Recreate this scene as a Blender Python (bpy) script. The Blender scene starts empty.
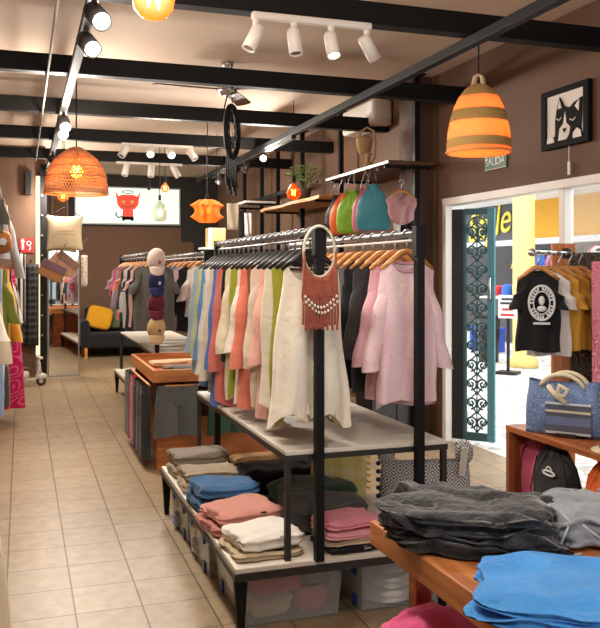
import bpy, bmesh, math, random
from mathutils import Vector, Matrix, noise
PI = math.pi
S = bpy.context.scene
COL = S.collection

# ------------------------------------------------------------------ camera, world, exposure
cam = bpy.data.cameras.new('camera')
cam.sensor_fit = 'HORIZONTAL'; cam.sensor_width = 36.0
cam.lens = 36.0 * 827 / 600
cam.shift_y = -43.0 / 600
cam.clip_start = 0.05; cam.clip_end = 200
camo = bpy.data.objects.new('camera', cam); COL.objects.link(camo)
camo.location = (0, 0, 1.5)
camo.rotation_euler = (PI / 2, 0, -math.atan(279 / 827))
S.camera = camo

world = bpy.data.worlds.new('daylight'); S.world = world; world.use_nodes = True
bg = world.node_tree.nodes['Background']
bg.inputs[0].default_value = (0.93, 0.96, 1.0, 1); bg.inputs[1].default_value = 2.4

S.view_settings.view_transform = 'Standard'; S.view_settings.look = 'None'
S.view_settings.exposure = 0.64; S.view_settings.gamma = 1.0
S.view_settings.use_curve_mapping = False
SPOT_W = 42.0      # power of a ceiling spot
BULB = 30.0         # radiance of a glowing filament bulb

# ------------------------------------------------------------------ helpers
def lin(c):
    c /= 255.0
    return c / 12.92 if c <= 0.04045 else ((c + 0.055) / 1.055) ** 2.4
def rgb(*c):
    if len(c) == 1: c = c[0]
    return (lin(c[0]), lin(c[1]), lin(c[2]), 1)

MATS = {}
def nodemat(name):
    m = bpy.data.materials.new(name); m.use_nodes = True
    nt = m.node_tree
    return m, nt, nt.nodes['Principled BSDF'], nt.nodes.new, nt.links.new
def mix(nt, fac, a, b):
    n = nt.nodes.new('ShaderNodeMix'); n.data_type = 'RGBA'
    nt.links.new(fac, n.inputs[0]); n.inputs[6].default_value = a; n.inputs[7].default_value = b
    return n.outputs[2]
def scl(c, k): return (min(1, c[0] * k), min(1, c[1] * k), min(1, c[2] * k), 1)

def fab(c, rough=0.9, var=0.12, wr=0.45, scale=12, heather=0.0, trans=0.0):
    key = ('fab', tuple(c), rough, var, wr, scale, heather)
    if key in MATS: return MATS[key]
    m, nt, p, N, L = nodemat('cloth')
    col = rgb(c)
    tc = N('ShaderNodeTexCoord')
    n1 = N('ShaderNodeTexNoise'); n1.inputs['Scale'].default_value = 60 if heather else 9
    n1.inputs['Detail'].default_value = 5
    L(tc.outputs['Object'], n1.inputs[0])
    v = heather or var
    L(mix(nt, n1.outputs[0], scl(col, 1 - v), scl(col, 1 + v)), p.inputs['Base Color'])
    p.inputs['Roughness'].default_value = rough
    p.inputs['Sheen Weight'].default_value = 0.15
    p.inputs['Specular IOR Level'].default_value = 0.2
    n2 = N('ShaderNodeTexNoise'); n2.inputs['Scale'].default_value = scale; n2.inputs['Detail'].default_value = 3
    n2.inputs['Distortion'].default_value = 0.6
    L(tc.outputs['Object'], n2.inputs[0])
    b = N('ShaderNodeBump'); b.inputs['Strength'].default_value = wr; b.inputs['Distance'].default_value = 0.02
    L(n2.outputs[0], b.inputs['Height'])
    n3 = N('ShaderNodeTexNoise'); n3.inputs['Scale'].default_value = 260
    L(tc.outputs['Object'], n3.inputs[0])
    b2 = N('ShaderNodeBump'); b2.inputs['Strength'].default_value = 0.25; b2.inputs['Distance'].default_value = 0.002
    L(n3.outputs[0], b2.inputs['Height']); L(b.outputs[0], b2.inputs['Normal'])
    L(b2.outputs[0], p.inputs['Normal'])
    MATS[key] = m
    return m

def plain(c, rough=0.5, metal=0.0, name='paint', var=0.06, bump=0.0, scale=20):
    key = ('pl', tuple(c), rough, metal, var, bump)
    if key in MATS: return MATS[key]
    m, nt, p, N, L = nodemat(name)
    tc = N('ShaderNodeTexCoord'); n = N('ShaderNodeTexNoise')
    n.inputs['Scale'].default_value = scale; n.inputs['Detail'].default_value = 4
    L(tc.outputs['Object'], n.inputs[0])
    L(mix(nt, n.outputs[0], scl(rgb(c), 1 - var), scl(rgb(c), 1 + var)), p.inputs['Base Color'])
    p.inputs['Roughness'].default_value = rough; p.inputs['Metallic'].default_value = metal
    if bump:
        b = N('ShaderNodeBump'); b.inputs['Strength'].default_value = bump; b.inputs['Distance'].default_value = 0.01
        L(n.outputs[0], b.inputs['Height']); L(b.outputs[0], p.inputs['Normal'])
    MATS[key] = m
    return m

def glow(c, strength, name='glow'):
    key = ('glow', tuple(c), strength)
    if key in MATS: return MATS[key]
    m, nt, p, N, L = nodemat(name)
    p.inputs['Base Color'].default_value = rgb(c)
    p.inputs['Emission Color'].default_value = rgb(c); p.inputs['Emission Strength'].default_value = strength
    MATS[key] = m
    return m

def wood(c1, c2, axis='Y', rough=0.45, scale=3.0):
    key = ('wood', tuple(c1), tuple(c2), axis, scale)
    if key in MATS: return MATS[key]
    m, nt, p, N, L = nodemat('wood')
    tc = N('ShaderNodeTexCoord'); mp = N('ShaderNodeMapping')
    s = {'X': (0.25, 3, 3), 'Y': (3, 0.25, 3), 'Z': (3, 3, 0.25)}[axis]
    mp.inputs['Scale'].default_value = s
    L(tc.outputs['Object'], mp.inputs[0])
    n = N('ShaderNodeTexNoise'); n.inputs['Scale'].default_value = scale * 3; n.inputs['Detail'].default_value = 7
    n.inputs['Distortion'].default_value = 0.9
    L(mp.outputs[0], n.inputs[0])
    r = N('ShaderNodeValToRGB'); r.color_ramp.elements[0].position = 0.36; r.color_ramp.elements[1].position = 0.66
    r.color_ramp.elements[0].color = rgb(c1); r.color_ramp.elements[1].color = rgb(c2)
    L(n.outputs[0], r.inputs[0]); L(r.outputs[0], p.inputs['Base Color'])
    p.inputs['Roughness'].default_value = rough
    b = N('ShaderNodeBump'); b.inputs['Strength'].default_value = 0.1; b.inputs['Distance'].default_value = 0.005
    L(n.outputs[0], b.inputs['Height']); L(b.outputs[0], p.inputs['Normal'])
    MATS[key] = m
    return m

def glass(c=(255, 255, 255), rough=0.02, name='glass', mixw=0.12):
    key = ('glass', tuple(c), rough, mixw)
    if key in MATS: return MATS[key]
    m = bpy.data.materials.new(name); m.use_nodes = True; nt = m.node_tree; nt.nodes.clear()
    N, L = nt.nodes.new, nt.links.new
    out = N('ShaderNodeOutputMaterial'); mx = N('ShaderNodeMixShader')
    t = N('ShaderNodeBsdfTransparent'); t.inputs[0].default_value = rgb(c)
    g = N('ShaderNodeBsdfPrincipled'); g.inputs['Base Color'].default_value = rgb(c)
    g.inputs['Roughness'].default_value = max(rough, 0.05)
    lw = N('ShaderNodeLayerWeight'); lw.inputs[0].default_value = 0.35
    ad = N('ShaderNodeMath'); ad.operation = 'MULTIPLY_ADD'; ad.inputs[1].default_value = 0.5; ad.inputs[2].default_value = mixw
    ad.use_clamp = True
    L(lw.outputs['Facing'], ad.inputs[0]); L(ad.outputs[0], mx.inputs[0])
    L(t.outputs[0], mx.inputs[1]); L(g.outputs[0], mx.inputs[2]); L(mx.outputs[0], out.inputs[0])
    MATS[key] = m
    return m

def shade_mat(c, c2=None, bands=None, trans=0.65):
    """woven lamp shade: cloth or fibre that light shines through"""
    key = ('shade', tuple(c), str(bands))
    if key in MATS: return MATS[key]
    m = bpy.data.materials.new('woven_fibre'); m.use_nodes = True; nt = m.node_tree; nt.nodes.clear()
    N, L = nt.nodes.new, nt.links.new
    out = N('ShaderNodeOutputMaterial'); mx = N('ShaderNodeMixShader')
    d = N('ShaderNodeBsdfDiffuse'); t = N('ShaderNodeBsdfTranslucent')
    tc = N('ShaderNodeTexCoord')
    w = N('ShaderNodeTexWave'); w.bands_direction = 'Z'; w.inputs['Scale'].default_value = 60
    w.inputs['Distortion'].default_value = 1.5
    L(tc.outputs['Object'], w.inputs[0])
    col = mix(nt, w.outputs[0], scl(rgb(c), 0.7), scl(rgb(c), 1.1))
    mx.inputs[0].default_value = trans
    if bands:
        sp = N('ShaderNodeSeparateXYZ'); L(tc.outputs['Object'], sp.inputs[0])
        mr = N('ShaderNodeMapRange'); mr.inputs[1].default_value = bands[0]; mr.inputs[2].default_value = bands[1]
        L(sp.outputs[2], mr.inputs[0])
        r = N('ShaderNodeValToRGB'); r.color_ramp.interpolation = 'CONSTANT'
        e = r.color_ramp.elements; e[0].position = 0; e[0].color = (1, 1, 1, 1)
        e[1].position = 0.06; e[1].color = (0, 0, 0, 1)
        for pos, v in bands[2]:
            q = e.new(pos); q.color = (v, v, v, 1)
        L(mr.outputs[0], r.inputs[0])
        m2 = nt.nodes.new('ShaderNodeMix'); m2.data_type = 'RGBA'
        L(r.outputs[0], m2.inputs[0]); L(col, m2.inputs[6]); m2.inputs[7].default_value = rgb(c2)
        col = m2.outputs[2]
        k = N('ShaderNodeMath'); k.operation = 'MULTIPLY_ADD'; k.inputs[1].default_value = 0.5; k.inputs[2].default_value = 0.07
        L(r.outputs[0], k.inputs[0]); L(k.outputs[0], mx.inputs[0])
    L(col, d.inputs[0]); L(col, t.inputs[0])
    b = N('ShaderNodeBump'); b.inputs['Strength'].default_value = 0.6; b.inputs['Distance'].default_value = 0.004
    L(w.outputs[0], b.inputs['Height']); L(b.outputs[0], d.inputs['Normal'])
    L(d.outputs[0], mx.inputs[1]); L(t.outputs[0], mx.inputs[2]); L(mx.outputs[0], out.inputs[0])
    MATS[key] = m
    return m

def patterned(c1, c2, kind, scale, rough=0.9):
    key = ('pat', tuple(c1), tuple(c2), kind, scale)
    if key in MATS: return MATS[key]
    m, nt, p, N, L = nodemat('woven_pattern')
    tc = N('ShaderNodeTexCoord'); mp = N('ShaderNodeMapping'); mp.inputs['Scale'].default_value = (scale,) * 3
    L(tc.outputs['Object'], mp.inputs[0])
    def M(op, a, b=None, v=None):
        n = N('ShaderNodeMath'); n.operation = op; L(a, n.inputs[0])
        if b is not None: L(b, n.inputs[1])
        elif v is not None: n.inputs[1].default_value = v
        return n.outputs[0]
    sp = N('ShaderNodeSeparateXYZ'); L(mp.outputs[0], sp.inputs[0])
    x, y, z = sp.outputs
    if kind == 'diamond':
        a = M('ABSOLUTE', M('SUBTRACT', M('FRACT', x), None, 0.5)); b = M('ABSOLUTE', M('SUBTRACT', M('FRACT', z), None, 0.5))
        f = M('GREATER_THAN', M('FRACT', M('MULTIPLY', M('ADD', a, b), None, 4.0)), None, 0.5)
    elif kind == 'swirl':
        n = N('ShaderNodeTexNoise'); n.inputs['Scale'].default_value = 1.0; n.inputs['Detail'].default_value = 0
        L(mp.outputs[0], n.inputs[0])
        f = M('GREATER_THAN', M('FRACT', M('MULTIPLY', n.outputs[0], None, 9.0)), None, 0.72)
    elif kind == 'stripe_z':
        f = M('GREATER_THAN', M('FRACT', z), None, 0.6)
    elif kind == 'stripe_x':
        f = M('GREATER_THAN', M('FRACT', x), None, 0.5)
    elif kind == 'plaid':
        f = M('MULTIPLY', M('ADD', M('GREATER_THAN', M('FRACT', x), None, 0.55), M('GREATER_THAN', M('FRACT', z), None, 0.55)), None, 0.5)
    elif kind == 'tile_ornament':
        v = N('ShaderNodeTexVoronoi'); v.inputs['Scale'].default_value = 1.0
        L(mp.outputs[0], v.inputs[0])
        f = M('GREATER_THAN', M('FRACT', M('MULTIPLY', v.outputs[0], None, 3.0)), None, 0.68)
    L(mix(nt, f, rgb(c1), rgb(c2)), p.inputs['Base Color'])
    p.inputs['Roughness'].default_value = rough; p.inputs['Specular IOR Level'].default_value = 0.2
    MATS[key] = m
    return m

class MB:
    def __init__(s): s.v = []; s.f = []; s.m = []; s.mi = 0
    def add(s, vs, fs):
        o = len(s.v); s.v += [tuple(v) for v in vs]
        for f in fs: s.f.append([i + o for i in f]); s.m.append(s.mi)
        return s
    def box(s, c, d, R=None):
        x, y, z = d[0] / 2, d[1] / 2, d[2] / 2
        vs = [Vector((a * x, b * y, e * z)) for a in (-1, 1) for b in (-1, 1) for e in (-1, 1)]
        if R is not None: vs = [R @ v for v in vs]
        vs = [v + Vector(c) for v in vs]
        return s.add(vs, [(0, 1, 3, 2), (4, 6, 7, 5), (0, 4, 5, 1), (2, 3, 7, 6), (0, 2, 6, 4), (1, 5, 7, 3)])
    def b2(s, lo, hi):
        return s.box([(a + b) / 2 for a, b in zip(lo, hi)], [abs(b - a) for a, b in zip(lo, hi)])
    def tube(s, pts, r, n=8, closed=False):
        pts = [Vector(p) for p in pts]; k = len(pts); vs = []; up = None
        for i, p in enumerate(pts):
            a = pts[(i - 1) % k] if (closed or i > 0) else p
            b = pts[(i + 1) % k] if (closed or i < k - 1) else p
            t = (b - a).normalized()
            if up is None: up = Vector((0, 0, 1)) if abs(t.z) < 0.9 else Vector((1, 0, 0))
            u = (up - t * up.dot(t))
            if u.length < 1e-4: u = t.orthogonal()
            u.normalize(); w = t.cross(u); up = u
            rr = r[i] if isinstance(r, (list, tuple)) else r
            for j in range(n):
                q = 2 * PI * j / n
                vs.append(p + (u * math.cos(q) + w * math.sin(q)) * rr)
        fs = []
        for i in range(k if closed else k - 1):
            for j in range(n):
                a, b = i * n + j, i * n + (j + 1) % n
                c, d = ((i + 1) % k) * n + (j + 1) % n, ((i + 1) % k) * n + j
                fs.append((a, b, c, d))
        if not closed:
            fs.append(tuple(range(n - 1, -1, -1))); fs.append(tuple((k - 1) * n + j for j in range(n)))
        return s.add(vs, fs)
    def lathe(s, prof, n=24, c=(0, 0, 0), axis='Z'):
        vs = []
        for r, z in prof:
            for j in range(n):
                q = 2 * PI * j / n
                p = Vector((r * math.cos(q), r * math.sin(q), z))
                if axis == 'Y': p = Vector((p.x, p.z, p.y))
                if axis == 'X': p = Vector((p.z, p.x, p.y))
                vs.append(p + Vector(c))
        fs = []
        for i in range(len(prof) - 1):
            for j in range(n):
                fs.append((i * n + j, i * n + (j + 1) % n, (i + 1) * n + (j + 1) % n, (i + 1) * n + j))
        if prof[0][0] > 1e-5: fs.append(tuple(range(n - 1, -1, -1)))
        if prof[-1][0] > 1e-5: fs.append(tuple((len(prof) - 1) * n + j for j in range(n)))
        return s.add(vs, fs)
    def grid(s, fn, nu, nv, cu=False):
        vs = [fn(i / nu if cu else i / (nu - 1), j / (nv - 1)) for j in range(nv) for i in range(nu)]
        fs = []
        for j in range(nv - 1):
            for i in range(nu if cu else nu - 1):
                fs.append((j * nu + i, j * nu + (i + 1) % nu, (j + 1) * nu + (i + 1) % nu, (j + 1) * nu + i))
        return s.add(vs, fs)
    def prism(s, poly, t, T=None):
        """polygon in x,z extruded along y by t"""
        n = len(poly)
        vs = [Vector((p[0], -t / 2, p[1])) for p in poly] + [Vector((p[0], t / 2, p[1])) for p in poly]
        if T is not None: vs = [T @ v for v in vs]
        fs = [tuple(range(n)), tuple(range(2 * n - 1, n - 1, -1))] + [(i, i + n, (i + 1) % n + n, (i + 1) % n) for i in range(n)]
        return s.add(vs, fs)
    def blob(s, c, r, e=1.0, nz=0.0, seed=0, nu=20, nv=12, R=None, freq=6):
        """rounded solid; e<1 gives a boxier pillow"""
        def pw(x): return math.copysign(abs(x) ** e, x)
        def fn(u, v):
            a = 2 * PI * u; b = PI * (v - 0.5)
            p = Vector((r[0] * pw(math.cos(b)) * pw(math.cos(a)), r[1] * pw(math.cos(b)) * pw(math.sin(a)), r[2] * pw(math.sin(b))))
            if nz:
                d = noise.noise_vector(p * freq + Vector((seed * 3.7, seed, 1)))
                p = p + d * nz
            if R is not None: p = R @ p
            return p + Vector(c)
        return s.grid(fn, nu, nv, True)
    def mesh(s, name, mats, smooth=True):
        me = bpy.data.meshes.new(name)
        me.from_pydata(s.v, [], s.f)
        if not isinstance(mats, (list, tuple)): mats = [mats]
        for m in mats: me.materials.append(m)
        for p, i in zip(me.polygons, s.m): p.material_index = i; p.use_smooth = smooth
        bm = bmesh.new(); bm.from_mesh(me)
        bmesh.ops.remove_doubles(bm, verts=bm.verts, dist=1e-5)
        bmesh.ops.recalc_face_normals(bm, faces=bm.faces); bm.to_mesh(me); bm.free()
        return me

def ob(name, mb, mat, parent=None, loc=(0, 0, 0), rz=0.0, rot=None, smooth=False, bevel=0.0, sub=0, solid=0.0, label=None):
    me = mb.mesh(name, mat, smooth or bool(sub)) if isinstance(mb, MB) else mb
    o = bpy.data.objects.new(name, me); COL.objects.link(o)
    o.location = loc; o.rotation_euler = rot or (0, 0, rz)
    if parent is not None: o.parent = parent
    if solid:
        d = o.modifiers.new('s', 'SOLIDIFY'); d.thickness = solid; d.offset = 0
    if bevel:
        b = o.modifiers.new('b', 'BEVEL'); b.width = bevel; b.segments = 2; b.limit_method = 'ANGLE'
    if sub:
        d = o.modifiers.new('d', 'SUBSURF'); d.levels = sub; d.render_levels = sub
    if label: o['label'] = label
    return o
def tag(o, label, cat, group=None):
    o['label'] = label; o['category'] = cat
    if group: o['group'] = group
    return o
def T(name, label, cat, loc=(0, 0, 0), rz=0.0, group=None, rot=None):
    o = bpy.data.objects.new(name, None); COL.objects.link(o); o.empty_display_size = 0.05
    o.location = loc; o.rotation_euler = rot or (0, 0, rz)
    return tag(o, label, cat, group)
def struct(name, mb, mat, **k):
    o = ob(name, mb, mat, **k); o['kind'] = 'structure'
    return o
def text_mesh(txt, size, depth, mat, shear=0.0):
    c = bpy.data.curves.new('lettering', 'FONT'); c.body = txt; c.size = size; c.extrude = depth
    c.align_x = 'CENTER'; c.align_y = 'CENTER'; c.shear = shear
    t = bpy.data.objects.new('lettering', c); COL.objects.link(t)
    me = bpy.data.meshes.new_from_object(t.evaluated_get(bpy.context.evaluated_depsgraph_get()))
    bpy.data.objects.remove(t)
    me.materials.clear(); me.materials.append(mat)
    return me
def light(kind, name, loc, energy, color=(1, 0.86, 0.7), parent=None, rot=(0, 0, 0), size=0.05, angle=1.9):
    l = bpy.data.lights.new(name, kind); l.energy = energy; l.color = color
    if kind == 'SPOT': l.spot_size = angle; l.spot_blend = 0.8; l.shadow_soft_size = size
    elif kind == 'POINT': l.shadow_soft_size = size
    elif kind == 'AREA': l.size = size
    o = bpy.data.objects.new(name, l); COL.objects.link(o); o.location = loc; o.rotation_euler = rot
    if parent is not None: o.parent = parent
    return o

BLACK = plain((11, 10, 10), 0.6, 0.0, 'black_steel')
BLACK.node_tree.nodes['Principled BSDF'].inputs['Specular IOR Level'].default_value = 0.25
DARK = plain((52, 46, 42), 0.5, 0.4, 'dark_steel')
WHITE = plain((222, 218, 210), 0.5, name='white_paint')
CHROME = plain((190, 190, 188), 0.25, 0.9, 'chrome')
SILVER = plain((150, 152, 152), 0.35, 0.7, 'grey_metal')
ORANGEWOOD = wood((120, 58, 20), (178, 96, 42), 'Y')
ORANGEWOODX = wood((112, 50, 16), (172, 88, 36), 'X')
PINE = wood((176, 112, 52), (214, 152, 84), 'X')
RNG = random.Random(7)

# ================================================================== SETTING
m, nt, p, N, L = nodemat('floor_tile')
tc = N('ShaderNodeTexCoord'); mp = N('ShaderNodeMapping'); mp.inputs['Location'].default_value = (-0.226 + 0.29 * 8, 0.007 + 0.312 * 8, 0)
L(tc.outputs['Object'], mp.inputs[0])
br = N('ShaderNodeTexBrick'); br.offset = 0.0; br.inputs['Scale'].default_value = 1.0
br.inputs['Brick Width'].default_value = 0.29; br.inputs['Row Height'].default_value = 0.312
br.inputs['Mortar Size'].default_value = 0.0045; br.inputs['Mortar Smooth'].default_value = 0.3
br.inputs['Color1'].default_value = rgb(152, 132, 102); br.inputs['Color2'].default_value = rgb(160, 139, 108)
br.inputs['Mortar'].default_value = rgb(92, 76, 58)
L(mp.outputs[0], br.inputs[0])
n = N('ShaderNodeTexNoise'); n.inputs['Scale'].default_value = 14; n.inputs['Detail'].default_value = 8
L(tc.outputs['Object'], n.inputs[0])
mm = N('ShaderNodeMix'); mm.data_type = 'RGBA'; mm.blend_type = 'MULTIPLY'; mm.inputs[0].default_value = 0.6
r = N('ShaderNodeValToRGB'); r.color_ramp.elements[0].position = 0.3; r.color_ramp.elements[0].color = (0.62, 0.6, 0.56, 1)
r.color_ramp.elements[1].position = 0.7; r.color_ramp.elements[1].color = (1.1, 1.08, 1.05, 1)
L(n.outputs[0], r.inputs[0]); L(br.outputs[0], mm.inputs[6]); L(r.outputs[0], mm.inputs[7])
L(mm.outputs[2], p.inputs['Base Color']); p.inputs['Roughness'].default_value = 0.4
b = N('ShaderNodeBump'); b.inputs['Strength'].default_value = 0.5; b.inputs['Distance'].default_value = 0.004; b.invert = True
L(br.outputs['Fac'], b.inputs['Height']); L(b.outputs[0], p.inputs['Normal'])
struct('floor', MB().b2((-1.0, -1.2, -0.1), (3.7, 15.6, 0)), m)

CEIL = plain((202, 182, 162), 0.9, name='ceiling_plaster', var=0.05, bump=0.1, scale=3)
struct('ceiling', MB().b2((-1.0, -1.2, 3.27), (3.7, 15.6, 3.37)), CEIL)
BROWN = plain((104, 77, 58), 0.8, name='brown_wall_paint', var=0.08, bump=0.15, scale=4)
WX = 3.56
w = MB()
w.b2((WX, -1.2, 0), (WX + 0.06, 4.30, 2.13)); w.b2((WX, -1.2, 2.13), (WX + 0.06, 15.6, 3.27)); w.b2((WX, 6.53, 0), (WX + 0.06, 15.6, 2.13))
struct('wall_right', w, BROWN)
struct('wall_left', MB().b2((-1.0, -1.2, 0), (-0.9, 15.6, 3.27)), BROWN)
struct('wall_back', MB().b2((-1.0, 15.5, 0), (3.7, 15.6, 3.27)), BROWN)
struct('wall_front', MB().b2((-1.0, -1.3, 0), (1.6, -1.2, 3.27)).b2((1.6, -1.3, 2.7), (3.7, -1.2, 3.27)), BROWN)
struct('wall_partition', MB().b2((-0.9, 12.3, 0), (0.2, 12.4, 3.27)), BROWN)
w = MB()
w.b2((0.6, 15.46, 2.32), (3.56, 15.5, 3.27)); w.b2((2.86, 15.46, 2.05), (3.56, 15.5, 2.32)); w.b2((3.1, 15.46, 1.6), (3.56, 15.5, 2.05))
struct('trim_1', w, plain((34, 28, 26), 0.7, name='black_wall_paint'))
struct('trim_2', MB().b2((3.36, 6.78, 0), (3.56, 7.05, 3.27)), plain((84, 60, 46), 0.8, name='dark_brown_pilaster'))
struct('baseboard_right', MB().b2((3.545, 7.05, 0), (3.56, 15.5, 0.08)), plain((150, 128, 104), 0.5))
# door and window frame in the wall to the street: one white frame with jamb, lintel and mullion
w = MB()
w.b2((3.53, 6.47, 0), (3.60, 6.53, 2.13)); w.b2((3.53, 4.30, 2.07), (3.63, 6.53, 2.13)); w.b2((3.54, 4.81, 0), (3.62, 4.87, 2.07))
d1 = struct('door_1', w, plain((216, 212, 204), 0.45, name='white_frame'), bevel=0.006)
d1['label'] = 'white frame of the shop doorway with jamb, lintel and mullion'
w1 = struct('window_1', MB().b2((3.6, 4.30, 0.0), (3.606, 4.80, 2.06)), glass((250, 252, 252), 0.03, 'window_glass', 0.03))
# tall bright strip beside the partition, light on it put in as glow
struct('glow_strip', MB().b2((0.2, 12.34, 0.3), (0.27, 12.38, 2.85)), glow((255, 236, 190), 0.7, 'glowing_strip'))
struct('trim_3', MB().b2((0.2, 12.3, 2.85), (0.33, 12.4, 3.27)), BROWN)

# street outside
m, nt, p, N, L = nodemat('street_tile')
FO = patterned((226, 222, 214), (176, 173, 168), 'tile_ornament', 3.0, 0.6)
struct('ground_outside', MB().b2((3.7, 0, -0.1), (14, 26, -0.005)), FO)
YEL = plain((224, 168, 48), 0.8, name='yellow_plaster', var=0.05)
PALEY = plain((236, 214, 130), 0.8, name='pale_yellow_plaster')
w = MB().b2((9.0, 4, 2.1), (9.2, 13.5, 2.8))
struct('wall_outside', w, YEL)
struct('trim_4', MB().b2((7.9, 4, 2.8), (9.4, 22, 3.6)).b2((8.96, 4, 2.0), (9.2, 22, 2.1)), plain((232, 234, 240), 0.7, name='white_soffit'))
struct('trim_5', MB().b2((10.6, 4, 0), (10.7, 22, 2.6)), plain((70, 66, 66), 0.8, name='shop_interior'))
struct('column_outside', MB().lathe([(0.22, 0), (0.22, 0.12), (0.17, 0.14), (0.17, 3.4)], 28, (7.46, 11.15, 0)), PALEY, smooth=True)

# ================================================================== STEEL FRAME AND LIGHTS UNDER THE CEILING
def beam(name, lo, hi, label, group):
    o = ob(name, MB().box((0, 0, 0), [b - a for a, b in zip(lo, hi)]), BLACK, loc=[(a + b) / 2 for a, b in zip(lo, hi)], bevel=0.004)
    return tag(o, label, 'beam', group)
BY = [4.42, 6.2, 7.75, 9.33, 10.95]
BL = ['black steel cross beam carrying the bar of four white spots, first under the ceiling',
      'black steel cross beam just before the ceiling fan, the rattan lampshade hangs from it',
      'black steel cross beam behind the ceiling fan ending above the wicker jug',
      'black steel cross beam with the small bar of lit spots under it',
      'black steel cross beam deepest in the shop, with three unlit white spots']
for y, l in zip(BY, BL):
    beam('cross_beam', (-0.9, y - 0.05, 2.92), (3.56, y + 0.05, 3.05), l, 'black cross beams')
beam('long_beam', (2.56, -1.2, 2.86), (2.62, 12.6, 2.92), 'long black steel beam running the length of the shop under the cross beams', 'long beams')
def spot_head(parent, loc, aim, lit, hm, r=0.042, ln=0.12, power=None, fill_share=0.0):
    d = (Vector(aim)).normalized()
    R = d.to_track_quat('-Z', 'Y').to_euler()
    h = ob('spot_head', MB().lathe([(0.0, 0.05), (r * 0.8, 0.05), (r, 0.03), (r, -ln), (r * 0.86, -ln), (r * 0.8, -ln + 0.02), (0.0, -ln + 0.02)], 20), hm, parent, loc=loc, rot=R, smooth=True)
    ob('lens', MB().lathe([(0, -ln + 0.008), (r * 0.8, -ln + 0.008), (r * 0.8, -ln + 0.018), (0, -ln + 0.018)], 20), glow((255, 246, 225), 25.0) if lit else plain((120, 116, 108), 0.3), h)
    if lit:
        light('SPOT', 'spot_light', (0, 0, -ln - 0.03), power or SPOT_W, (1, 0.92, 0.82), h, (0, 0, 0), 0.12, 2.7)
        if fill_share: light('POINT', 'added_fill_light', (0, 0, -ln - 0.16), (power or SPOT_W) * fill_share, (1, 0.90, 0.80), h, size=0.05)  # extra point lamp added to brighten the ceiling and surroundings
    return h
# white bar of four under the first beam
t = T('spot_bar', 'white ceiling bar with four white spotlights under the first cross beam', 'spotlight', (1.55, 4.37, 2.92))
ob('bar', MB().box((0, 0, -0.02), (0.71, 0.05, 0.04)), WHITE, t, bevel=0.012)
for x, aim, lit in ((-0.33, (-0.5, -0.1, -1), 0), (-0.11, (0.05, -0.2, -1), 0), (0.11, (0.05, -0.35, -1), 1), (0.33, (0.75, 0.2, -1), 0)):
    ob('swivel', MB().lathe([(0.02, -0.09), (0.02, -0.035)], 12), WHITE, t, loc=(x, 0, 0))
    spot_head(t, (x, 0, -0.12), aim, lit, WHITE, 0.038, 0.10)
t = T('spot_bar', 'slim bar of four small spots, two of them shining, in front of the lit sign', 'spotlight', (1.45, 9.3, 2.92))
ob('bar', MB().box((0, 0, -0.015), (0.80, 0.05, 0.03)), WHITE, t, bevel=0.008)
for x, aim, lit in ((-0.36, (-0.6, -0.4, -1), 0), (-0.08, (-0.1, -0.9, -0.6), 1), (0.14, (0.1, -0.9, -0.6), 1), (0.38, (0.6, -0.4, -1), 0)):
    ob('swivel', MB().lathe([(0.012, -0.06), (0.012, -0.02)], 10), WHITE, t, loc=(x, 0, 0))
    spot_head(t, (x, 0, -0.08), aim, lit, WHITE, 0.042, 0.09)
t = T('spot_bar', 'bar of three unlit white spots just above the backlit sign', 'spotlight', (1.6, 10.9, 2.92))
ob('bar', MB().box((0, 0, -0.015), (0.86, 0.05, 0.03)), WHITE, t, bevel=0.008)
for x, aim in ((-0.3, (-0.25, -0.2, -1)), (0.02, (-0.1, -0.2, -1)), (0.32, (0.5, -0.2, -1))):
    ob('swivel', MB().lathe([(0.012, -0.06), (0.012, -0.02)], 10), WHITE, t, loc=(x, 0, 0))
    spot_head(t, (x, 0, -0.07), aim, 0, WHITE, 0.042, 0.12)
# long lighting track over the aisle; heads over the camera and far back are added for brightness
t = T('light_track', 'long grey lighting track with black spots running over the aisle', 'track light', (0.345, 5.0, 2.88))
ob('rail', MB().box((0, 2.2, 0), (0.06, 11.6, 0.045)), plain((44, 40, 37), 0.7, name='brown_grey_metal'), t, bevel=0.006)
BLK = plain((40, 36, 34), 0.45, name='black_lamp_housing')
for y, aim, lit in ((-4.6, (1.0, 0.9, -1), 1), (-3.2, (0.9, 0.6, -1), 1), (-1.9, (0.7, 0.6, -1), 1), (-0.78, (0.25, -0.95, -0.62), 1), (-0.25, (0.25, -0.95, -0.62), 1), (2.75, (0.1, -0.95, -0.62), 1), (2.35, (0.1, -0.95, -0.62), 1), (4.9, (0.6, 0.2, -1), 1), (6.6, (0.5, 0.9, -1), 1), (7.6, (0.8, 0.3, -1), 1)):
    ob('swivel', MB().lathe([(0.014, -0.09), (0.014, -0.02)], 10), BLK, t, loc=(0, y, 0))
    spot_head(t, (0, y, -0.1), aim, lit, BLK, 0.05, 0.13, SPOT_W * (1.8 if y > 2 else 0.62), 0.30)
tag(ob('conduit', MB().tube([(0, -6, 0), (0, 5.6, 0)], 0.009), plain((112, 96, 82), 0.7), loc=(0.18, 5.4, 2.905)), 'thin grey conduit running beside the lighting track over the aisle', 'pipe')
t = T('light_track', 'short black track with small spots under the long beam near the wall shelves', 'track light', (2.60, 9.0, 2.86))
ob('rail', MB().box((0, 0.6, -0.015), (0.05, 3.4, 0.03)), BLK, t)
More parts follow.
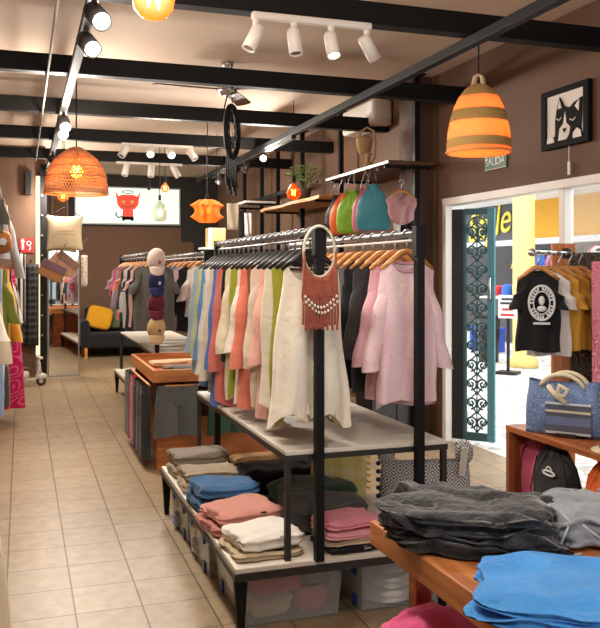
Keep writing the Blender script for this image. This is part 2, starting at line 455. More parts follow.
for y, aim, lit in ((0.0, (-0.3, -0.95, -0.3), 1), (0.75, (-0.4, -0.3, -1), 0), (1.25, (-0.8, 0.1, -1), 0), (2.1, (-0.5, 0.4, -1), 1)):  # deepest lit head is added to brighten the back of the shop
    ob('swivel', MB().lathe([(0.012, -0.06), (0.012, -0.02)], 10), BLK, t, loc=(0, y, 0))
    spot_head(t, (0, y, -0.07), aim, lit, BLK, 0.04, 0.1, SPOT_W * 1.6, 0.35)

# ceiling fan
t = T('ceiling_fan', 'ceiling fan with chrome mount and brown blades between the black beams', 'fan', (1.66, 6.85, 3.27))
ob('mount', MB().lathe([(0.0, 0), (0.055, 0), (0.055, -0.02), (0.03, -0.07), (0, -0.07)], 20), CHROME, t, smooth=True)
ob('rod', MB().lathe([(0.012, -0.2), (0.012, -0.05)], 10), CHROME, t)
ob('motor', MB().lathe([(0, -0.18), (0.06, -0.18), (0.085, -0.2), (0.085, -0.25), (0.05, -0.28), (0, -0.28)], 24), CHROME, t, smooth=True)
for k in range(3):
    a = math.radians(-58 + 120 * k)
    bl = MB().prism([(0.08, -0.03), (0.2, -0.055), (0.6, -0.07), (0.63, -0.05), (0.63, 0.05), (0.6, 0.07), (0.2, 0.055), (0.08, 0.03)], 0.012,
                    Matrix.Rotation(a, 4, 'Z') @ Matrix.Rotation(math.radians(80), 4, 'X'))
    ob('blade', bl, wood((96, 66, 44), (130, 94, 64), 'X'), t, loc=(0, 0, -0.23))
ob('pull_cord', MB().tube([(0, 0, -0.28), (-0.03, 0, -0.4), (-0.1, 0, -0.5)], 0.006), BLACK, t)
# split air conditioner
t = T('air_conditioner', 'white air conditioner high on the brown wall under the ceiling', 'air conditioner', (3.44, 8.02, 3.1))
ob('casing', MB().box((0, 0, 0), (0.22, 0.84, 0.26)), WHITE, t, bevel=0.03)
ob('louver', MB().box((-0.06, 0, -0.125), (0.08, 0.74, 0.02)), plain((196, 192, 184), 0.5), t)

# ---- pendant lamps
FIL = glow((255, 214, 150), BULB * 0.7, 'filament')
def bulb(parent, z, r=0.04, power=14):
    ob('bulb', MB().lathe([(0.012, z + r * 1.9), (0.014, z + r * 1.3), (r * 0.8, z + r * 0.6), (r, z), (r * 0.7, z - r * 0.75), (0, z - r)], 18), glass((255, 196, 120), 0.05, 'amber_glass', 0.08), parent, smooth=True)
    b = parent.children[-1]
    ob('filament', MB().tube([(-r * 0.3, 0, z + r * 0.9), (-r * 0.25, 0, z - r * 0.4), (0, 0, z + r * 0.7), (r * 0.25, 0, z - r * 0.4), (r * 0.3, 0, z + r * 0.9)], r * 0.13, 6), FIL, b)
    light('POINT', 'bulb_light', (0, 0, z - r * 0.2), power, (1, 0.74, 0.46), parent, size=r * 0.5)
def cord(parent, z0, z1):
    ob('cord', MB().tube([(0, 0, z0), (0, 0, z1)], 0.005, 6), BLACK, parent)
    ob('socket', MB().lathe([(0, z0 + 0.06), (0.018, z0 + 0.06), (0.02, z0 - 0.01), (0, z0 - 0.01)], 12), BLACK, parent)

t = T('pendant_lamp', 'straw bell shaped pendant lamp with glowing bands, hanging before the brown wall', 'lamp', (2.638, 4.42, 2.218))
pr = [(0.193, 0.0), (0.192, 0.06), (0.185, 0.13), (0.17, 0.21), (0.148, 0.28), (0.12, 0.34), (0.085, 0.385), (0.05, 0.41), (0.02, 0.42)]
STRAW = shade_mat((196, 160, 100), (248, 196, 146), (0.0, 0.42, [(0.19, 1), (0.43, 0), (0.60, 1), (0.80, 0)]))
ob('shade', MB().lathe([(r, z) for r, z in pr] + [(r - 0.004, z - 0.002) for r, z in pr[::-1]], 40), STRAW, t, smooth=True)
rim = MB(); rim.tube([(0.193 * math.cos(a), 0.193 * math.sin(a), 0.003) for a in [2 * PI * k / 40 for k in range(40)]], 0.007, 6, True)
ob('rim', rim, plain((196, 150, 84), 0.8), t, smooth=True)
kn = MB()
for a in (0, PI / 2): kn.tube([(0.045 * math.cos(a), 0.045 * math.sin(a), 0.40), (0.03 * math.cos(a), 0.03 * math.sin(a), 0.46), (0, 0, 0.475), (-0.03 * math.cos(a), -0.03 * math.sin(a), 0.46), (-0.045 * math.cos(a), -0.045 * math.sin(a), 0.40)], 0.01, 8)
ob('loop_handle', kn, plain((206, 186, 150), 0.9), t, smooth=True)
bulb(t, 0.17, 0.045, 5.5); cord(t, 0.27, 2.93 - 2.218)

t = T('pendant_lamp', 'wide orange rattan pendant lamp hanging over the aisle', 'lamp', (0.38, 6.2, 2.06))
pr = [(0.225, 0.0), (0.22, 0.06), (0.21, 0.13), (0.19, 0.19), (0.15, 0.245), (0.10, 0.29), (0.05, 0.325), (0.03, 0.335)]
cage = MB()
for k in range(64):
    a = 2 * PI * k / 64
    cage.tube([(r * math.cos(a + z * 2.2), r * math.sin(a + z * 2.2), z) for r, z in pr], 0.0034, 5)
    cage.tube([(r * math.cos(a - z * 2.2), r * math.sin(a - z * 2.2), z) for r, z in pr[:7]], 0.0034, 5)
RAT = shade_mat((244, 204, 164), trans=0.45)
ob('rattan_weave', cage, RAT, t, smooth=True)
rg = MB()
for r_, z_ in ((0.226, 0.0), (0.224, 0.02), (0.214, 0.12), (0.192, 0.19), (0.148, 0.25), (0.05, 0.325)):
    rg.tube([(r_ * math.cos(a), r_ * math.sin(a), z_) for a in [2 * PI * k / 36 for k in range(36)]], 0.005, 6, True)
ob('hoops', rg, RAT, t, smooth=True)
bulb(t, 0.16, 0.05, 8); cord(t, 0.27, 2.92 - 2.06)

t = T('pendant_lamp', 'big amber glass globe lamp at the top edge, glowing filament inside', 'lamp', (0.51, 3.37, 2.60))
ob('globe', MB().lathe([(0.03, 0.1), (0.055, 0.07), (0.078, 0.035), (0.086, 0), (0.078, -0.038), (0.05, -0.07), (0, -0.086)], 28), glass((236, 178, 116), 0.05, 'amber_glass', 0.05), t, smooth=True)
ob('filament', MB().tube([(-0.03, 0, 0.05), (-0.02, 0, -0.03), (0, 0, 0.035), (0.02, 0, -0.035), (0.03, 0, 0.05)], 0.007, 6), FIL, t)
cord(t, 0.11, 0.67); light('POINT', 'bulb_light', (0, 0, 0), 1.5, (1, 0.74, 0.46), t, size=0.03)

def small_pendant(loc, top, label, r, c, lit=True, shape='globe'):
    t = T('pendant_lamp', label, 'lamp', loc)
    if shape == 'globe':
        pr = [(0.018, r * 1.3), (r * 0.5, r * 0.95), (r * 0.92, r * 0.4), (r, 0), (r * 0.86, -r * 0.5), (r * 0.45, -r * 0.9), (0, -r)]
    else:
        pr = [(0.018, r * 1.7), (r * 0.5, r * 1.35), (r * 0.9, r * 0.9), (r, 0.2 * r), (r * 0.95, -r * 0.7), (r * 0.6, -r * 1.05), (0, -r * 1.1)]
    ob('glass_globe', MB().lathe(pr, 22), glass(c, 0.05, 'tinted_glass', 0.22), t, smooth=True)
    ob('filament', MB().tube([(-r * 0.25, 0, r * 0.5), (-r * 0.15, 0, -r * 0.35), (0, 0, r * 0.3), (r * 0.15, 0, -r * 0.35), (r * 0.25, 0, r * 0.5)], r * 0.1, 6), FIL if lit else SILVER, t)
    cord(t, pr[0][1] + 0.02, top - loc[2])
    return t
small_pendant((1.613, 11.065, 2.484), 3.27, 'small clear globe bulb hanging before the lit sign beside the red emblem', 0.062, (250, 244, 232))
small_pendant((1.815, 11.0, 2.60), 3.27, 'tiny amber bulb lamp hanging high before the lit sign', 0.055, (250, 190, 140))
small_pendant((1.714, 10.8, 2.25), 3.27, 'smoked glass cloche lamp hanging low before the lit sign', 0.095, (206, 214, 206), True, 'cloche')
small_pendant((0.50, 10.8, 2.44), 3.27, 'small glowing amber bulb hanging under the rattan lampshade by the black post', 0.07, (255, 176, 96))
small_pendant((2.68, 8.15, 2.31), 3.27, 'glowing amber globe lamp hanging in front of the leafy plant', 0.075, (250, 150, 70))
# folded star lantern
t = T('paper_lantern', 'orange star shaped paper lantern hanging before the black back wall', 'lamp', (1.92, 8.85, 2.15))
def star(u, v):
    a = 2 * PI * u; z = (v - 0.5) * 2
    k = 0.5 + 0.5 * math.cos(6 * a)
    az = abs(z)
    rr = (0.088 + 0.07 * k ** 3) * ((0.86 + 0.34 * (az / 0.5) ** 2) if az <= 0.5 else 1.2 - 1.3 * (az - 0.5))
    return (rr * math.cos(a), rr * math.sin(a), 0.125 * z)
ob('shade', MB().grid(star, 60, 13, True), shade_mat((236, 164, 92), trans=0.4), t)
bulb(t, 0.0, 0.025, 1.5); cord(t, 0.12, 3.27 - 2.15)

# feathered hoop hanging from a beam
t = T('hanging_hoop', 'black oval hoop with long tassels hanging from the second cross beam', 'wall hanging', (1.52, 6.12, 2.56), rz=math.radians(58))
ob('hoop', MB().tube([(0.15 * math.cos(a), 0, 0.19 * math.sin(a)) for a in [2 * PI * k / 32 for k in range(32)]], 0.022, 8, True), BLACK, t, smooth=True)
wb = MB()
for k in range(10):
    a = 2 * PI * k / 10; b_ = a + 2.2
    wb.tube([(0.14 * math.cos(a), 0, 0.19 * math.sin(a)), (0.14 * math.cos(b_), 0, 0.19 * math.sin(b_))], 0.003, 5)
ob('web', wb, BLACK, t)
for k in range(7):
    x = -0.12 + 0.04 * k
    ob('tassel', MB().tube([(x, 0, -0.17), (x + 0.005, 0.01, -0.35), (x - 0.004, 0, -0.42 - 0.03 * (k % 3))], [0.005, 0.008, 0.012], 6), BLACK, t)
ob('string', MB().tube([(0, 0, 0.2), (0, 0, 0.36)], 0.004, 5), BLACK, t)

# ================================================================== WALLS: SIGNS AND ART
t = T('lightbox_sign', 'backlit white sign with a red horned emblem on the back wall', 'sign', (1.88, 15.44, 2.70))
ob('panel', MB().box((0, 0, 0), (1.86, 0.05, 0.64)), glow((218, 240, 222), 0.54, 'backlit_panel'), t)
ob('frame', MB().b2((-0.96, -0.01, 0.32), (0.96, 0.02, 0.345)).b2((-0.96, -0.01, -0.345), (0.96, 0.02, -0.32)).b2((-0.96, -0.01, -0.32), (-0.93, 0.02, 0.32)).b2((0.93, -0.01, -0.32), (0.96, 0.02, 0.32)), SILVER, t)
RED = glow((206, 62, 44), 0.5); INK = plain((10, 9, 9), 0.75); INK.node_tree.nodes['Principled BSDF'].inputs['Specular IOR Level'].default_value = 0.15
em = ob('emblem', MB().prism([(-0.19, 0.02), (-0.20, 0.12), (-0.23, 0.27), (-0.17, 0.17), (-0.1, 0.2), (0.1, 0.2), (0.17, 0.17), (0.23, 0.27), (0.2, 0.12), (0.19, 0.02), (0.13, -0.06), (0.09, -0.07), (0.1, -0.2), (-0.1, -0.2), (-0.09, -0.07), (-0.13, -0.06)], 0.012), RED, t, loc=(-0.02, -0.033, 0))
bl = MB().prism([(-0.1, -0.2), (0.1, -0.2), (0.11, -0.25), (0.08, -0.29), (0.05, -0.26), (-0.05, -0.26), (-0.08, -0.29), (-0.11, -0.25)], 0.014)
bl.tube([(-0.1, 0, -0.2), (-0.17, 0, -0.22), (-0.22, 0, -0.17), (-0.2, 0, -0.12)], 0.012, 6)
bl.tube([(-0.12, -0.004, -0.0), (0, -0.004, -0.03), (0.12, -0.004, 0.0)], 0.006, 5)
ob('legs_and_tail', bl, INK, em)
for x in (-0.08, 0.08): ob('eye', MB().lathe([(0, -0.006), (0.03, -0.006), (0.03, 0.006), (0, 0.006)], 14, (x, -0.004, 0.07), 'Y'), plain((226, 206, 90), 0.5), em)
ob('halo', MB().tube([(0.1 * math.cos(a), 0, 0.25 + 0.025 * math.sin(a)) for a in [2 * PI * k / 24 for k in range(24)]], 0.008, 6, True), plain((120, 128, 128), 0.5), em)

RY = Matrix.Rotation(-PI / 2, 4, 'Z')   # faces the shop from the wall on the street side
t = T('framed_picture', 'square black framed cut-out of a sleeping black and white cat', 'picture', (3.54, 4.79, 2.56), rz=-PI / 2)
ob('backing', MB().box((0, 0, 0), (0.46, 0.012, 0.37)), plain((226, 222, 214), 0.7), t)
ob('frame', MB().b2((-0.26, -0.02, 0.165), (0.26, 0.015, 0.205)).b2((-0.26, -0.02, -0.205), (0.26, 0.015, -0.165)).b2((-0.26, -0.02, -0.165), (-0.205, 0.015, 0.165)).b2((0.205, -0.02, -0.165), (0.26, 0.015, 0.165)), INK, t, bevel=0.003)
cat = MB().prism([(-0.19, -0.165), (-0.1, -0.12), (-0.1, -0.02), (-0.085, 0.05), (-0.05, 0.14), (0.0, 0.07), (0.06, 0.05), (0.10, 0.075), (0.19, 0.10), (0.185, -0.02), (0.175, -0.1), (0.2, -0.165)], 0.008)
ob('cat_silhouette', cat, INK, t, loc=(0, -0.012, 0))
wp = MB().prism([(-0.06, -0.16), (-0.045, -0.08), (-0.005, -0.05), (0.015, 0.03), (0.03, -0.05), (0.07, -0.08), (0.06, -0.13), (0.03, -0.16)], 0.004)
wp.prism([(-0.19, -0.165), (-0.185, -0.13), (-0.14, -0.115), (-0.11, -0.14), (-0.11, -0.165)], 0.004)
wp.prism([(0.10, -0.165), (0.10, -0.13), (0.14, -0.10), (0.18, -0.12), (0.19, -0.165)], 0.004)
wp.prism([(-0.065, 0.06), (-0.045, 0.12), (-0.025, 0.06)], 0.004); wp.prism([(0.12, 0.05), (0.165, 0.085), (0.16, 0.01)], 0.004)
wp.tube([(-0.075, -0.003, -0.005), (-0.05, -0.003, -0.02), (-0.02, -0.003, -0.005)], 0.004, 5); wp.tube([(0.07, -0.003, -0.03), (0.1, -0.003, -0.045), (0.13, -0.003, -0.03)], 0.004, 5)
ob('cat_markings', wp, plain((228, 224, 216), 0.7), t, loc=(0, -0.018, 0))
ob('nose', MB().prism([(-0.01, -0.085), (0.035, -0.085), (0.012, -0.115)], 0.004), INK, t, loc=(0, -0.021, 0))
t = T('hanging_tag', 'small pale tag on a string below the cat picture', 'tag', (3.535, 4.75, 2.20))
ob('tag_plate', MB().box((0, 0, 0), (0.006, 0.025, 0.09)), WHITE, t)
ob('string', MB().tube([(0, 0, 0.04), (0, 0, 0.16)], 0.003, 5), WHITE, t)
t = T('exit_sign', 'green rectangular exit sign with white lettering above the shop doorway', 'sign', (3.552, 5.69, 2.36), rz=-PI / 2)
ob('plate', MB().box((0, 0, 0), (0.31, 0.012, 0.115)), plain((36, 92, 60), 0.5), t)
me = text_mesh('SALIDA', 0.085, 0.002, plain((232, 236, 226), 0.5))
ob('lettering', me, None, t, loc=(0, -0.009, 0.004), rot=(PI / 2, 0, 0))
ob('border', MB().b2((-0.15, -0.009, 0.05), (0.15, -0.005, 0.054)).b2((-0.15, -0.009, -0.054), (0.15, -0.005, -0.05)), plain((232, 236, 226), 0.5), t)
t = T('fire_sign', 'red fire equipment sign with white pictograms on the partition wall', 'sign', (0.075, 12.29, 1.86))
ob('plate', MB().box((0, 0, 0), (0.19, 0.012, 0.2)), plain((196, 36, 38), 0.5), t)
wp = MB().box((-0.05, -0.008, -0.01), (0.03, 0.006, 0.1)).box((-0.05, -0.008, 0.055), (0.06, 0.006, 0.014)).lathe([(0.018, -0.003), (0.018, 0.003)], 12, (-0.05, -0.008, 0.075), 'Y')
wp.tube([(0.03 + 0.028 * math.cos(a), -0.008, 0.03 + 0.028 * math.sin(a)) for a in [2 * PI * k / 16 for k in range(16)]], 0.008, 6, True)
wp.tube([(0.03, -0.008, 0.0), (0.055, -0.008, -0.035), (0.03, -0.008, -0.07)], 0.009, 6)
ob('pictograms', wp, plain((240, 232, 226), 0.5), t)
t = T('wall_speaker', 'slim black speaker high on the partition wall above the fire sign', 'speaker', (0.095, 12.24, 2.74))
ob('case', MB().box((0, 0, 0), (0.09, 0.1, 0.34)), BLK, t, bevel=0.01)
ob('grille', MB().box((0, -0.052, 0), (0.075, 0.006, 0.31)), plain((30, 28, 28), 0.9), t)
t = T('framed_picture', 'small brown framed board behind the hanging amber bulb', 'picture', (0.66, 15.43, 2.62))
ob('frame', MB().box((0, 0, 0), (0.30, 0.03, 0.42)), wood((88, 56, 30), (120, 80, 46), 'Z'), t, bevel=0.006)
ob('board', MB().box((0, -0.017, 0), (0.24, 0.008, 0.36)), plain((104, 76, 50), 0.8, var=0.25), t)

# ---- wall shelving on the brown wall
WS = T('wall_shelving', 'black steel upright frame with posts along the brown wall', 'shelving', (3.37, 8.57, 0))
for y in (6.72, 8.57, 9.9, 10.95, 11.75, 12.75):
    pm = MB().box((0, y - 8.57, 1.635), (0.05, 0.05, 3.27)).box((0, y - 8.57, 3.262), (0.13, 0.13, 0.012))
    ob('post', pm, BLACK, WS)
ob('cross_rail', MB().b2((-0.02, 1.33, 2.54), (0.02, 4.2, 2.59)), BLACK, WS)
def wshelf(label, x0, y0, y1, z, mat, th=0.03, curve=0.0):
    t = T('wall_shelf', label, 'shelf', ((x0 + 3.54) / 2, (y0 + y1) / 2, z))
    if curve:
        hw = (3.54 - x0) / 2; hl = (y1 - y0) / 2
        top = [(-hw + curve * math.sin(5 * k) * 0.5 + 0.01, -hl + 2 * hl * k / 10) for k in range(11)] + [(hw, hl), (hw, -hl)]
        bm_ = MB().prism(top, th, Matrix.Rotation(PI / 2, 4, 'X'))
        ob('board', bm_, mat, t, bevel=0.004)
    else:
        ob('board', MB().box((0, 0, 0), (3.54 - x0, y1 - y0, th)), mat, t, bevel=0.003)
    for y in (-(y1 - y0) * 0.42, (y1 - y0) * 0.42):
        ob('bracket', MB().b2((-(3.5 - x0) / 2, y - 0.012, -th / 2 - 0.025), ((3.5 - x0) / 2, y + 0.012, -th / 2)), BLACK, t)
    return t
DKW = wood((70, 46, 30), (104, 70, 46), 'Y')
wshelf('wooden wall shelf carrying the wicker jug, drawstring bags hanging below', 3.05, 6.62, 8.2, 2.46, DKW)
wshelf('light live-edge wooden shelf with the leafy potted plant on it', 3.05, 8.42, 10.75, 2.31, wood((168, 112, 58), (206, 150, 88), 'Y'), 0.04, 0.04)
wshelf('small white shelf deep along the brown wall beyond the plant shelf', 3.0, 11.3, 12.3, 2.48, WHITE)

# wicker jug
t = T('wicker_jug', 'pale wicker jug with tall looping handle on the wooden wall shelf', 'basket', (3.15, 7.3, 2.475))
WICK = shade_mat((206, 176, 128), trans=0.1)
ob('base', MB().lathe([(0, 0), (0.05, 0), (0.045, 0.03), (0.022, 0.07), (0.02, 0.12), (0.04, 0.15)], 18), WICK, t, smooth=True)
ob('body', MB().lathe([(0.035, 0.14), (0.06, 0.17), (0.075, 0.24), (0.08, 0.29), (0.07, 0.31), (0.066, 0.29), (0.05, 0.16)], 22, (-0.03, 0.02, 0)), WICK, t, smooth=True)
ob('handle', MB().tube([(-0.06, 0.05, 0.29), (-0.06, 0.05, 0.36), (-0.01, 0.0, 0.40), (0.04, -0.05, 0.36), (0.055, -0.06, 0.25), (0.05, -0.055, 0.12), (0.02, -0.02, 0.04)], 0.009, 8), WICK, t, smooth=True)

# potted plant
t = T('potted_plant', 'leafy green plant in a dark pot on the live-edge shelf', 'plant', (3.2, 9.35, 2.332))
ob('pot', MB().lathe([(0, 0), (0.07, 0), (0.09, 0.13), (0.095, 0.14), (0.08, 0.14), (0.075, 0.11), (0, 0.11)], 20), plain((58, 44, 36), 0.6), t, smooth=True)
lf = MB(); R = random.Random(3)
for k in range(230):
    a = R.uniform(0, 2 * PI); el = R.uniform(-0.5, 1.3); rr = R.uniform(0.09, 0.23)
    c = Vector((rr * math.cos(a) * math.cos(el), rr * 1.15 * math.sin(a) * math.cos(el), 0.27 + rr * 0.85 * math.sin(el)))
    M4 = Matrix.Rotation(R.uniform(0, 6.3), 3, 'Z') @ Matrix.Rotation(R.uniform(-1, 1), 3, 'X')
    s_ = R.uniform(0.02, 0.034)
    lf.add([c + M4 @ Vector(q) * s_ for q in ((-1, 0, 0), (-0.2, -0.55, 0.15), (1, 0, 0), (-0.2, 0.55, 0.15))], [(0, 1, 2), (0, 2, 3)])
ob('foliage', lf, plain((88, 112, 52), 0.6, name='leaf', var=0.35), t)
st = MB()
for k in range(9):
    a = k * 0.7; st.tube([(0, 0, 0.1), (0.06 * math.cos(a), 0.06 * math.sin(a), 0.25), (0.14 * math.cos(a), 0.14 * math.sin(a), 0.33)], 0.004, 5)
ob('stems', st, plain((70, 76, 40), 0.7), t)

# ---- garments and bags toolkit
def garment(w=0.27, Ln=0.65, sleeve=None, neck=0.075, dip=0.05, th=0.07, seed=0, hem='flat', flare=1.1, slope=0.05, fold=0.012, straps=False, sl_r=0.06, sl_out=0.06):
    """shirt hanging from shoulders at z=0: x across, y front (-) to back (+)"""
    mb = MB(); hw = w / 2; nu = 36; R = random.Random(seed); ph = R.uniform(0, 6)
    def ztop(x, front):
        ax = abs(x)
        z = -slope * max(0.0, ax - neck) / max(0.01, hw - neck)
        if ax < neck: z -= (dip if front else dip * 0.3) * math.sqrt(max(0, 1 - (ax / neck) ** 2))
        return z
    def hz(x, front):
        if hem == 'hanky': return -Ln + 0.022 * math.cos(x / hw * PI * 1.0 + 0.6) - 0.03 * math.cos(x * 50 + ph)
        if hem == 'round': return -Ln + 0.05 * (x / hw) ** 2
        if hem == 'split': return -Ln + (0.0 if front else -0.03) + 0.008 * math.sin(x * 30 + ph)
        return -Ln + 0.006 * math.sin(x * 30 + ph)
    def fn(u, v):
        a = 2 * PI * u; c = math.cos(a); s = math.sin(a); front = s < 0
        x0 = hw * c
        zt = ztop(x0, front); z = zt + (hz(x0, front) - zt) * v
        k = 1 + (flare - 1) * v
        x = x0 * k + 0.006 * math.sin(9 * v + ph)
        pf = min(1.0, 0.18 + 3.2 * v)
        y = math.copysign(abs(s) ** 0.75, s) * th / 2 * pf * (1 + 0.3 * v)
        y += fold * min(1, v * 2) * math.sin(x0 / hw * 7 + ph + 1.5 * v) + fold * 0.6 * v * math.sin(x0 / hw * 15 + ph * 2)
        return (x, y, z)
    mb.grid(fn, nu, 15, True)
    if sleeve:
        ln, r1 = sleeve
        for sg in (-1, 1):
            def sf(u, v):
                a = 2 * PI * u
                cx = sg * (hw - 0.035 + (sl_out + 0.03) * v); cz = -slope - sl_r * 0.85 - v * (ln - sl_r)
                r = sl_r + (r1 - sl_r) * v
                wob = 0.006 * math.sin(11 * v + ph + sg)
                x = cx + r * math.cos(a) * (0.8 if v > 0 else 0.75) + wob
                y = r * 0.72 * math.sin(a) * (0.5 + 0.5 * min(1, v * 3)) + 0.006 * math.sin(8 * v + ph)
                tl = max(0, 1 - v * 2.2)
                z = cz + r * (0.9 * tl) * math.cos(a) * -sg * 0.9 + (0.35 * r * math.cos(a) * sg if v > 0.6 else 0) * -0.3
                return (x, y, z)
            mb.grid(sf, 14, 9, True)
    return mb
def neckband(w=0.27, neck=0.075, dip=0.05):
    pts = []
    for k in range(25):
        x = neck * math.cos(2 * PI * k / 24); f = math.sin(2 * PI * k / 24) < 0
        z = -(dip if f else dip * 0.3) * math.sqrt(max(0, 1 - (x / neck) ** 2))
        pts.append((x, (-0.010 if f else 0.010) * math.sqrt(max(0, 1 - (x / neck) ** 2)), z))
    return MB().tube(pts[:-1], 0.006, 6, True)
def k_lace(l): return 'ragged hem' in l
_hm = {}
def hanger(kind, loc, label, group, rz=0.0):
    t = T('coat_hanger', label, 'hanger', loc, rz, group)
    key = kind
    if key not in _hm:
        mat = {'black': plain((24, 23, 24), 0.4, name='black_plastic'), 'wood': wood((178, 118, 58), (216, 160, 96), 'X'), 'white': plain((214, 212, 206), 0.4, name='white_plastic')}[kind]
        hk = MB().tube([(0.019 * math.cos(a), 0, 0.0 + 0.019 * math.sin(a)) for a in [PI * 1.0 - k * PI * 1.25 / 10 for k in range(11)]] + [(0, 0, -0.04), (0, 0, -0.075)], 0.005, 6)
        br = MB(); r = 0.012 if kind == 'wood' else 0.011; hw = 0.125
        br.tube([(-hw, 0, -0.155), (-hw * 0.6, 0, -0.118), (-0.03, 0, -0.085), (0, 0, -0.075), (0.03, 0, -0.085), (hw * 0.6, 0, -0.118), (hw, 0, -0.155)], [r * 0.8, r * 1.2, r * 1.3, r, r * 1.3, r * 1.2, r * 0.8], 8)
        if kind != 'wood': br.tube([(-hw, 0, -0.157), (hw, 0, -0.157)], 0.005, 6)
        _hm[key] = (hk.mesh('hook', SILVER), br.mesh('shoulder_bar', mat))
    ob('hook', _hm[key][0], None, t); ob('shoulder_bar', _hm[key][1], None, t)
    return t
def hang(short, kind_name, cat, color, rail, z, hk, group, hgroup, rz=0.0, drop=0.085, mat=None, band=None, **g):
    """one garment on one hanger on a rail: two separate things"""
    x, y = rail
    hl = {'black': 'black', 'wood': 'wooden', 'white': 'white'}[hk] + ' hanger with the ' + short
    if len(hl.split()) > 16: hl = ' '.join(hl.replace(' the ', ' ').split()[:16])
    hanger(hk, (x, y, z), hl, hgroup, rz)
    m_ = mat or fab(color)
    t = T(kind_name, short, cat, (x, y, z - drop), rz, group)
    ob('cloth', garment(**g), m_, t, smooth=True)
    if k_lace(short): ob('lace_trim', MB().grid(lambda u, v: (0.30 * (u - 0.5) * 0.62, -0.062 - 0.012 * math.sin(u * 60) * v - 0.004 * math.sin(u * 21), -0.60 - 0.055 * v + 0.012 * math.cos(u * 40) * v), 60, 5), fab((236, 226, 206), wr=0.6, scale=40), t, smooth=True)
    if band: ob('neckband', neckband(g.get('w', 0.27), g.get('neck', 0.075), g.get('dip', 0.05)), fab(band), t, smooth=True)
    return t

# ================================================================== MAIN DISPLAY RACKS (two units one behind the other)
SHELFTOP = plain((226, 218, 204), 0.5, name='pale_laminate', var=0.05)
def unit(y0, y1, who, dx=0.0):
    t = T('display_bench', 'low bench with pale top and black metal legs ' + who, 'bench', (1.315, (y0 + y1) / 2, 0), 0, 'low display benches')
    hl = (y1 - y0) / 2 + 0.02
    ob('bench_top', MB().b2((-0.49 + dx, -hl, 0.268), (0.485, hl, 0.29)), SHELFTOP, t, bevel=0.003)
    ob('frame', MB().b2((-0.495 + dx, -hl - 0.006, 0.238), (-0.46 + dx, hl + 0.006, 0.268)).b2((0.455, -hl - 0.006, 0.238), (0.49, hl + 0.006, 0.268)).b2((-0.46 + dx, -hl - 0.006, 0.238), (0.455, -hl + 0.02, 0.268)).b2((-0.46 + dx, hl - 0.02, 0.238), (0.455, hl + 0.006, 0.268)), DARK, t, bevel=0.003)
    for sx in (-1, 1):
        for sy in (-1, 1):
            lg = MB().prism([(-0.028, 0.24), (0.028, 0.24), (0.012, 0), (-0.012, 0)], 0.03)
            ob('leg', lg, BLACK, t, loc=(sx * 0.463 + (dx if sx < 0 else 0), sy * (hl - 0.03), 0))
    t = T('display_shelf', 'raised shelf with pale top on thin grey metal legs ' + who, 'shelf', (1.42, (y0 + y1) / 2, 0.29), 0, 'raised display shelves')
    hl = (y1 - y0) / 2
    ob('shelf_top', MB().b2((-0.375 + dx * 0.45, -hl, 0.44), (0.375, hl, 0.457)), SHELFTOP, t, bevel=0.002)
    ob('frame', MB().b2((-0.38 + dx * 0.45, -hl - 0.004, 0.417), (-0.355 + dx * 0.45, hl + 0.004, 0.44)).b2((0.355, -hl - 0.004, 0.417), (0.38, hl + 0.004, 0.44)).b2((-0.355 + dx * 0.45, -hl - 0.004, 0.417), (0.355, -hl + 0.02, 0.44)).b2((-0.355 + dx * 0.45, hl - 0.02, 0.417), (0.355, hl + 0.004, 0.44)), DARK, t)
    for sx in (-1, 1):
        for sy in (-1, 1):
            ob('leg', MB().box((sx * 0.365 + (dx * 0.45 if sx < 0 else 0), sy * (hl - 0.012), 0.208), (0.024, 0.024, 0.417)), DARK, t)
    t = T('clothes_rack', 'black double clothes rack with two parallel grey rails ' + who, 'clothes rack', (1.4125, (y0 + y1) / 2, 0.29), 0, 'double clothes racks')
    for sx in (-1, 1):
        for sy in (-1, 1):
            yy = sy * (hl - 0.0) - 0.02 * (1 if sy < 0 else -1) * 1.3
            pm = MB().box((sx * 0.2325, sy * (hl + 0.03), 0.70), (0.036, 0.036, 1.40))
            if sy < 0: pm.box((sx * 0.2325, -hl - 0.03, 1.34), (0.05, 0.042, 0.13))
            for q in range(9): pm.lathe([(0, -0.004), (0.007, -0.004), (0.007, 0)], 8, (sx * 0.2325, sy * (hl + 0.03) - 0.018, 0.2 + q * 0.12), 'Y')
            ob('post', pm, BLACK, t)
        ob('rail', MB().tube([(sx * 0.2325, -hl - 0.02, 1.375), (sx * 0.2325, hl + 0.02, 1.375)], 0.014, 12), SILVER, t, smooth=True)
        ob('top_rail', MB().tube([(sx * 0.2325, -hl - 0.02, 1.345), (sx * 0.2325, hl + 0.02, 1.345)], 0.006, 8), WHITE if sx > 0 else SILVER, t, smooth=True)
    cs = MB().b2((-0.2325, -0.015 + hl + 0.03, 1.32), (0.2325, 0.015 + hl + 0.03, 1.35))
    ob('cross_bar', cs, BLACK, t)
unit(3.28, 5.11, 'at the front of the aisle')
unit(7.62, 10.40, 'behind the wooden shorts table', 0.27)
RZ = 1.665
